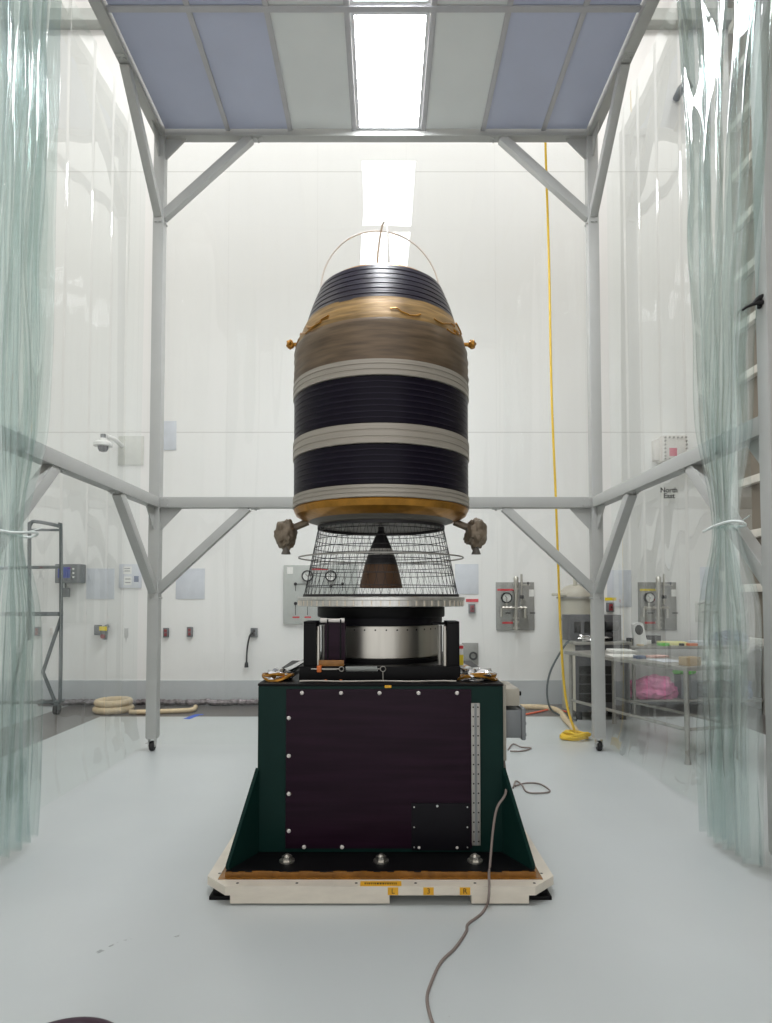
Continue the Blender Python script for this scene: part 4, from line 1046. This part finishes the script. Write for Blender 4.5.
# tank with domed lid
tx = at(577, 620, 8.3).x
t = thing('vacuum_tank', (tx, 8.30, 0), 'round beige tank with handled lid behind the equipment cabinet', 'tank')
zt_ = at(577, 597, 8.3).z; zb2 = at(577, 620, 8.3).z
T = Matrix.Translation((tx, 8.30, 0))
MB().lathe([(0, 0.0), (0.20, 0.0), (0.20, zb2 - 0.08), (0.22, zb2), (0.22, zt_), (0, zt_)], 40, T).build('tank_body', M['chiller'], t)
MB().lathe([(0.225, zt_), (0.235, zt_), (0.225, zt_ + 0.06), (0.16, zt_ + 0.13), (0.08, zt_ + 0.16), (0, zt_ + 0.165)], 40, T).build('lid', M['beige_box'], t)
MB().lathe([(0.225, zt_ - 0.02), (0.255, zt_ - 0.02), (0.255, zt_ + 0.005), (0.225, zt_ + 0.005)], 40, T, close=True).build('flange', M['dull_steel'], t)
m = MB().bar((tx - 0.36, 8.15, zt_ + 0.03), (tx - 0.14, 8.17, zt_ + 0.03), 0.05, 0.035, bev=0.01); m.build('handle', M['chiller'], t)
for dx_ in (-0.05, 0.03): MB().cyl((tx + dx_, 8.2, zt_ + 0.14), (tx + dx_, 8.2, zt_ + 0.235), 0.024, n=12).build('port', M['chiller'], t)
MB().cyl((tx - 0.28, 8.05, zb2 + 0.03), (tx + 0.2, 8.05, zb2 + 0.03), 0.03, n=10).build('side_pipe', M['dull_steel'], t)

# ------------------------------------------------------------------ tables on the right
def tablet(name, A, ux, lx, ly, h, label, shelf=None, legs_h=None, rails=True):
    ux = Vector(ux).normalized(); uy = Vector((-ux.y, ux.x, 0)); A = Vector((A[0], A[1], 0))
    t = thing(name, A + ux * lx / 2 + uy * ly / 2, label, 'table')
    R = Matrix((ux, uy, Vector((0, 0, 1)))).transposed().to_4x4(); R.translation = A
    MB().box((-0.03, -0.03, h - 0.035), (lx + 0.03, ly + 0.03, h), 0.006, R).build('tabletop', M['dull_steel'], t)
    for i in (0.02, lx - 0.02):
        for j in (0.02, ly - 0.02):
            lg = MB().cyl(R @ Vector((i, j, 0.0)), R @ Vector((i, j, h - 0.035)), 0.021, n=16); lg.cyl(R @ Vector((i, j, 0.0)), R @ Vector((i, j, 0.05)), 0.027, 0.021, n=16)
            lg.build('leg', M['dull_steel'], t)
    if rails:
        z = 0.29
        for a, b_ in (((0.02, 0.02), (0.02, ly - 0.02)), ((0.02, 0.02), (lx - 0.02, 0.02)), ((lx - 0.02, 0.02), (lx - 0.02, ly - 0.02))):
            MB().cyl(R @ Vector((a[0], a[1], z)), R @ Vector((b_[0], b_[1], z)), 0.016, n=12).build('stretcher', M['dull_steel'], t)
    if shelf: MB().box((0.0, 0.0, shelf - 0.02), (lx, ly, shelf), 0.004, R).build('shelf', M['dull_steel'], t)
    return t, R
TA = (2.57, 5.46); TH = 0.825
t1, R1m = tablet('steel_table', TA, (0.62, 0.20, 0), 0.60, 1.72, TH, 'stainless steel work table nearest the right curtain, papers on top')
BA = (3.02, 7.78); BH = 0.83
t2, R2m = tablet('steel_bench', BA, (1, 0.0, 0), 1.62, 0.62, BH, 'long steel bench against the back wall holding colourful supplies', shelf=0.18, rails=False)
def on(Rm, h, name, i, j, sx, sy, sz, mt, label, cat, grp=None, rot=0.0):
    c = Rm @ Vector((i, j, h)); T = Matrix.Translation(c) @ Matrix.Rotation(rot, 4, 'Z')
    return tag(MB().box((-sx / 2, -sy / 2, 0.0005), (sx / 2, sy / 2, sz), min(0.004, sz * 0.3), T).build(name, M[mt], loc=c), label, cat, grp)
on(R1m, TH, 'cardboard_box', 0.12, 0.08, 0.15, 0.10, 0.075, 'cardboard', 'small tan box on the front corner of the steel work table', 'box', rot=0.25)
on(R1m, TH, 'paper_sheet', 0.42, 0.18, 0.30, 0.22, 0.006, 'paper_white', 'white papers at the right front corner of steel table', 'papers', rot=0.3)
on(R1m, TH, 'paper_sheet', 0.22, 0.48, 0.22, 0.30, 0.005, 'paper', 'pale sheet lying mid table behind the tan box', 'papers', rot=0.15)
on(R1m, TH, 'paper_sheet', 0.20, 1.05, 0.28, 0.34, 0.005, 'paper_white', 'white sheet at the far half of the steel work table', 'papers', rot=-0.1)
on(R1m, TH, 'tool_pouch', 0.40, 0.80, 0.20, 0.12, 0.02, 'pale_pink', 'flat pinkish pouch lying on the steel work table', 'pouch', rot=0.5)
on(R1m, TH, 'tool_pouch', 0.15, 0.75, 0.09, 0.08, 0.03, 'blue_bag', 'small blue pouch lying on the steel work table', 'pouch', rot=0.2)
on(R1m, TH, 'tray', 0.45, 1.40, 0.22, 0.3, 0.03, 'paper_white', 'white shallow tray at the far end of steel table', 'tray')
on(R2m, BH, 'binder', 0.22, 0.45, 0.30, 0.22, 0.05, 'paper_white', 'white binder on the left part of the long bench', 'binder', rot=0.1)
on(R2m, BH, 'binder', 0.58, 0.22, 0.30, 0.24, 0.04, 'pale_yellow', 'pale yellow folder stack on the middle of the long bench', 'folder', rot=-0.1)
on(R2m, BH, 'binder', 0.94, 0.2, 0.30, 0.24, 0.05, 'paper', 'pale folder beside the yellow folder stack on the long bench', 'folder', rot=0.05)
on(R2m, BH, 'glove_box', 0.40, 0.06, 0.12, 0.09, 0.035, 'green_bag', 'small green box at the front edge of long bench', 'box')
on(R2m, BH, 'glove_box', 0.75, 0.06, 0.12, 0.07, 0.03, 'orange', 'small orange box at the front edge of long bench', 'box')
on(R2m, BH, 'tool_case', 0.45, 0.5, 0.18, 0.12, 0.10, 'black', 'small black case at the rear of the long bench', 'case')
on(R2m, BH, 'connector', 0.62, 0.05, 0.05, 0.04, 0.03, 'black', 'tiny black connector at the bench front beside the green box', 'connector')
on(R2m, BH, 'connector', 1.00, 0.05, 0.07, 0.05, 0.045, 'blue_bag', 'small blue box at the bench front beside the orange box', 'box')
on(R2m, BH, 'foam_block', 0.12, 0.06, 0.07, 0.06, 0.02, 'hose', 'small beige block at the left front end of the bench', 'block')
on(R1m, TH, 'connector', 0.30, 0.30, 0.05, 0.03, 0.02, 'ink', 'tiny black tool between the papers on the steel work table', 'tool', rot=0.6)
# white desk speaker
q = at(640, 632, 7.95)
t = thing('desk_speaker', (q.x, 7.95, BH), 'white desk speaker with dark oval front standing on the bench', 'speaker')
Tm = Matrix.Translation((q.x, 7.95, BH)) @ Matrix.Rotation(-0.12, 4, 'Y')
MB().prism([Tm @ Vector(p) for p in ((-0.085, -0.03, 0.0), (0.085, -0.03, 0.0), (0.06, -0.03, 0.26), (0.03, -0.03, 0.28), (-0.03, -0.03, 0.28), (-0.06, -0.03, 0.26))], (0, 0.07, 0)).build('body', M['white'], t, smooth=False)
MB().lathe([(0, 0.008), (0.042, 0.008), (0.05, 0.0)], 28, Tm @ Matrix.Translation((0, -0.03, 0.19)) @ Matrix.Rotation(PI / 2, 4, 'X') @ Matrix.Diagonal((1, 1.25, 1, 1))).build('grille', M['ink'], t)
MB().box((q.x - 0.16, 7.93, BH), (q.x - 0.09, 7.99, BH + 0.09), 0.01).build('black_base', M['rubber'], t)
def bag(Rm, h, i, j, size, mt, seed, name, label, cat='bag'):
    c = Rm @ Vector((i, j, h)); return tag(MB().lump((c.x, c.y, h + size[2] * 0.5), size, seed, 0.4, 1.7, 4, -0.5).build(name, M[mt], loc=(c.x, c.y, h)), label, cat)
bag(R2m, BH, 1.32, 0.28, (0.24, 0.16, 0.11), 'blue_bag', 3, 'plastic_bag', 'blue grey plastic bag heaped on the right of the long bench')
bag(R2m, 0.18, 0.30, 0.18, (0.30, 0.17, 0.17), 'pink', 6, 'plastic_bag', 'pink antistatic bag slumped on the low shelf of the bench')
bag(R2m, 0.18, 1.10, 0.3, (0.24, 0.2, 0.12), 'smoke', 8, 'cable_heap', 'dark heap of cables on the right half of the low shelf', 'cable heap')
bag(R2m, 0.18, 1.46, 0.3, (0.10, 0.2, 0.16), 'blue_bag', 12, 'plastic_bag', 'dark blue bag at the far right end of low shelf')
c = Vector((3.74, 0, 0))
tag(MB().lump((c.x, 7.95, 0.475 + 0.06), (0.12, 0.09, 0.09), 4, 0.4, 2, 3).build('plastic_bag', M['green_bag'], loc=(c.x, 7.95, 0.45)), 'bright green plastic bag on a bin below the bench top', 'bag')
cbx = MB().box((c.x - 0.10, 7.86, 0.181), (c.x + 0.10, 8.06, 0.475), 0.01)
tag(cbx.build('storage_bin', M['grey_box'], loc=(c.x, 7.95, 0.18)), 'grey storage bin on the low shelf carrying the green bag', 'bin')
# steel grab rail on the right wall
p = at(754, 653, 8.0)
t = thing('grab_rail', (XR, 6.9, p.z), 'stainless grab rail on the dark slatted right wall', 'rail')
MB().cyl((XR - 0.14, 6.0, 0.78), (XR - 0.14, 7.9, 0.78), 0.025, n=14).build('bar', M['steel'], t)
for y in (6.2, 7.7): MB().cyl((XR, y, 0.78), (XR - 0.14, y, 0.78), 0.016, n=12).build('bracket', M['steel'], t)

# ------------------------------------------------------------------ rolling ladder on the left
YL = 7.84
t = thing('rolling_ladder', (ground(57, 713).x, YL, 0), 'dark grey steel rolling ladder frame behind the left curtain', 'ladder')
def L3(px, py, dy=0.0):
    p = at(px, py, YL); return Vector((p.x, YL + dy, p.z))
def ltube(name, pts, r=0.022, dy=0.0): MB().tube([L3(a, b_, dy) for a, b_ in pts], r, 10).build(name, M['frame_dark'], t)
xa, xb = 29.5, 61
for dy in (0.0,):
    pts = [(xa, 640), (xa, 532), (xa + 1, 525), (xa + 5, 521.5), (xb - 6, 525), (xb - 2, 527), (xb, 532), (xb, 640), (xb - 1, 702)]
    MB().tube(spline([L3(a, b_, dy) for a, b_ in pts], 4), 0.022, 10).build('handrail', M['frame_dark'], t)
    ltube('crossbar', [(xa, 530), (xb, 530)], 0.016, dy)
    ltube('crossbar', [(-25, 569), (xa, 567.5), (xb, 567)], 0.02, dy)
    ltube('upright', [(-25, 569), (-25, 712)], 0.022, dy)
    ltube('diagonal_brace', [(xb, 618), (43, 672), (55, 702)], 0.022, dy)
    ltube('base_rail', [(-25, 703), (xb - 1, 702)], 0.022, dy)
    ltube('diagonal_brace', [(xa, 614), (10, 702)], 0.016, dy)
    p = L3(57, 705, dy)
    c = MB().box((p.x - 0.03, YL + dy - 0.035, 0.05), (p.x + 0.03, YL + dy + 0.035, 0.13), 0.006).build('caster', M['frame_dark'], t)
    MB().cyl((p.x - 0.025, YL + dy, 0.06), (p.x + 0.025, YL + dy, 0.06), 0.06, n=24).build('wheel', M['rubber'], c)
    p = L3(-25, 705, dy)
    c = MB().box((p.x - 0.03, YL + dy - 0.035, 0.05), (p.x + 0.03, YL + dy + 0.035, 0.13), 0.006).build('caster', M['frame_dark'], t)
    MB().cyl((p.x - 0.025, YL + dy, 0.06), (p.x + 0.025, YL + dy, 0.06), 0.06, n=24).build('wheel', M['rubber'], c)
a = L3(-25, 612); c = L3(xb, 616)
MB().box((a.x, YL - 0.03, c.z), (c.x, YL + 0.06, c.z + 0.05), 0.005).build('platform', M['frame_dark'], t)
for px in (xb - 3, -25):
    p = L3(px, 702); MB().cyl(p, p + Vector((0, 0.14, 0)), 0.02, n=10).build('base_rail', M['frame_dark'], t)

# ------------------------------------------------------------------ cables by the machine and in the foreground
G = ground
pts = [Vector((CX + CW + 0.03, 3.50, 0.62)), Vector((CX + CW + 0.035, 3.45, 0.45)), at(506, 790, 3.28), at(504, 797, 3.25), at(497, 808, 3.22), at(493, 830, 3.19), Vector((at(490, 858, 3.14).x, 3.14, 0.12)), Vector((at(489, 868, 3.07).x, 3.07, 0.112)),
       Vector((at(489, 882, 2.96).x, 2.955, 0.092)), Vector((at(488.5, 895, 2.94).x, 2.94, 0.05)), G(487, 905, 0.006), G(481, 914, 0.006), G(468, 924, 0.006), G(466, 932, 0.006), G(455, 948, 0.006), G(441, 962, 0.006), G(431, 983, 0.006), G(427, 998, 0.006), G(430, 1015, 0.006), G(437, 1035, 0.006)]
tag(MB().tube(spline(pts, 6), 0.006, 8).build('sensor_cable', M['cord_grey'], loc=(0.45, 3.0, 0)), 'long grey brown cable running down the machine and across the floor', 'cable')
def floorloop(pl, label):
    P = [G(a, b_, 0.008) for a, b_ in pl]
    tag(MB().tube(spline(P, 6), 0.006, 8).build('sensor_cable', M['cord_grey'], loc=P[0]), label, 'cable', 'loose cables right of the machine')
floorloop([(513, 788), (516, 781), (522, 785), (527, 792), (540, 793), (550, 791), (540, 784), (526, 783), (515, 786)], 'looped grey cable on the floor right of machine, nearest loop')
floorloop([(508, 750), (513, 744), (521, 747), (531, 748), (522, 751), (510, 751)], 'small grey cable loop on the floor below the motor housing')
# black hose coil at the bottom left corner
c = G(57, 1092)
m = MB()
for i, (r, z, dx_) in enumerate(((0.19, 0.016, 0), (0.175, 0.046, 0.01), (0.185, 0.074, -0.012))):
    m.torus((c.x + dx_, c.y, z), r, 0.015, n=56, m=12)
tag(m.build('hose_coil', M['dark_hose'], loc=(c.x, c.y, 0)), 'dark purple black hose coil cut off at the lower left corner', 'hose coil')
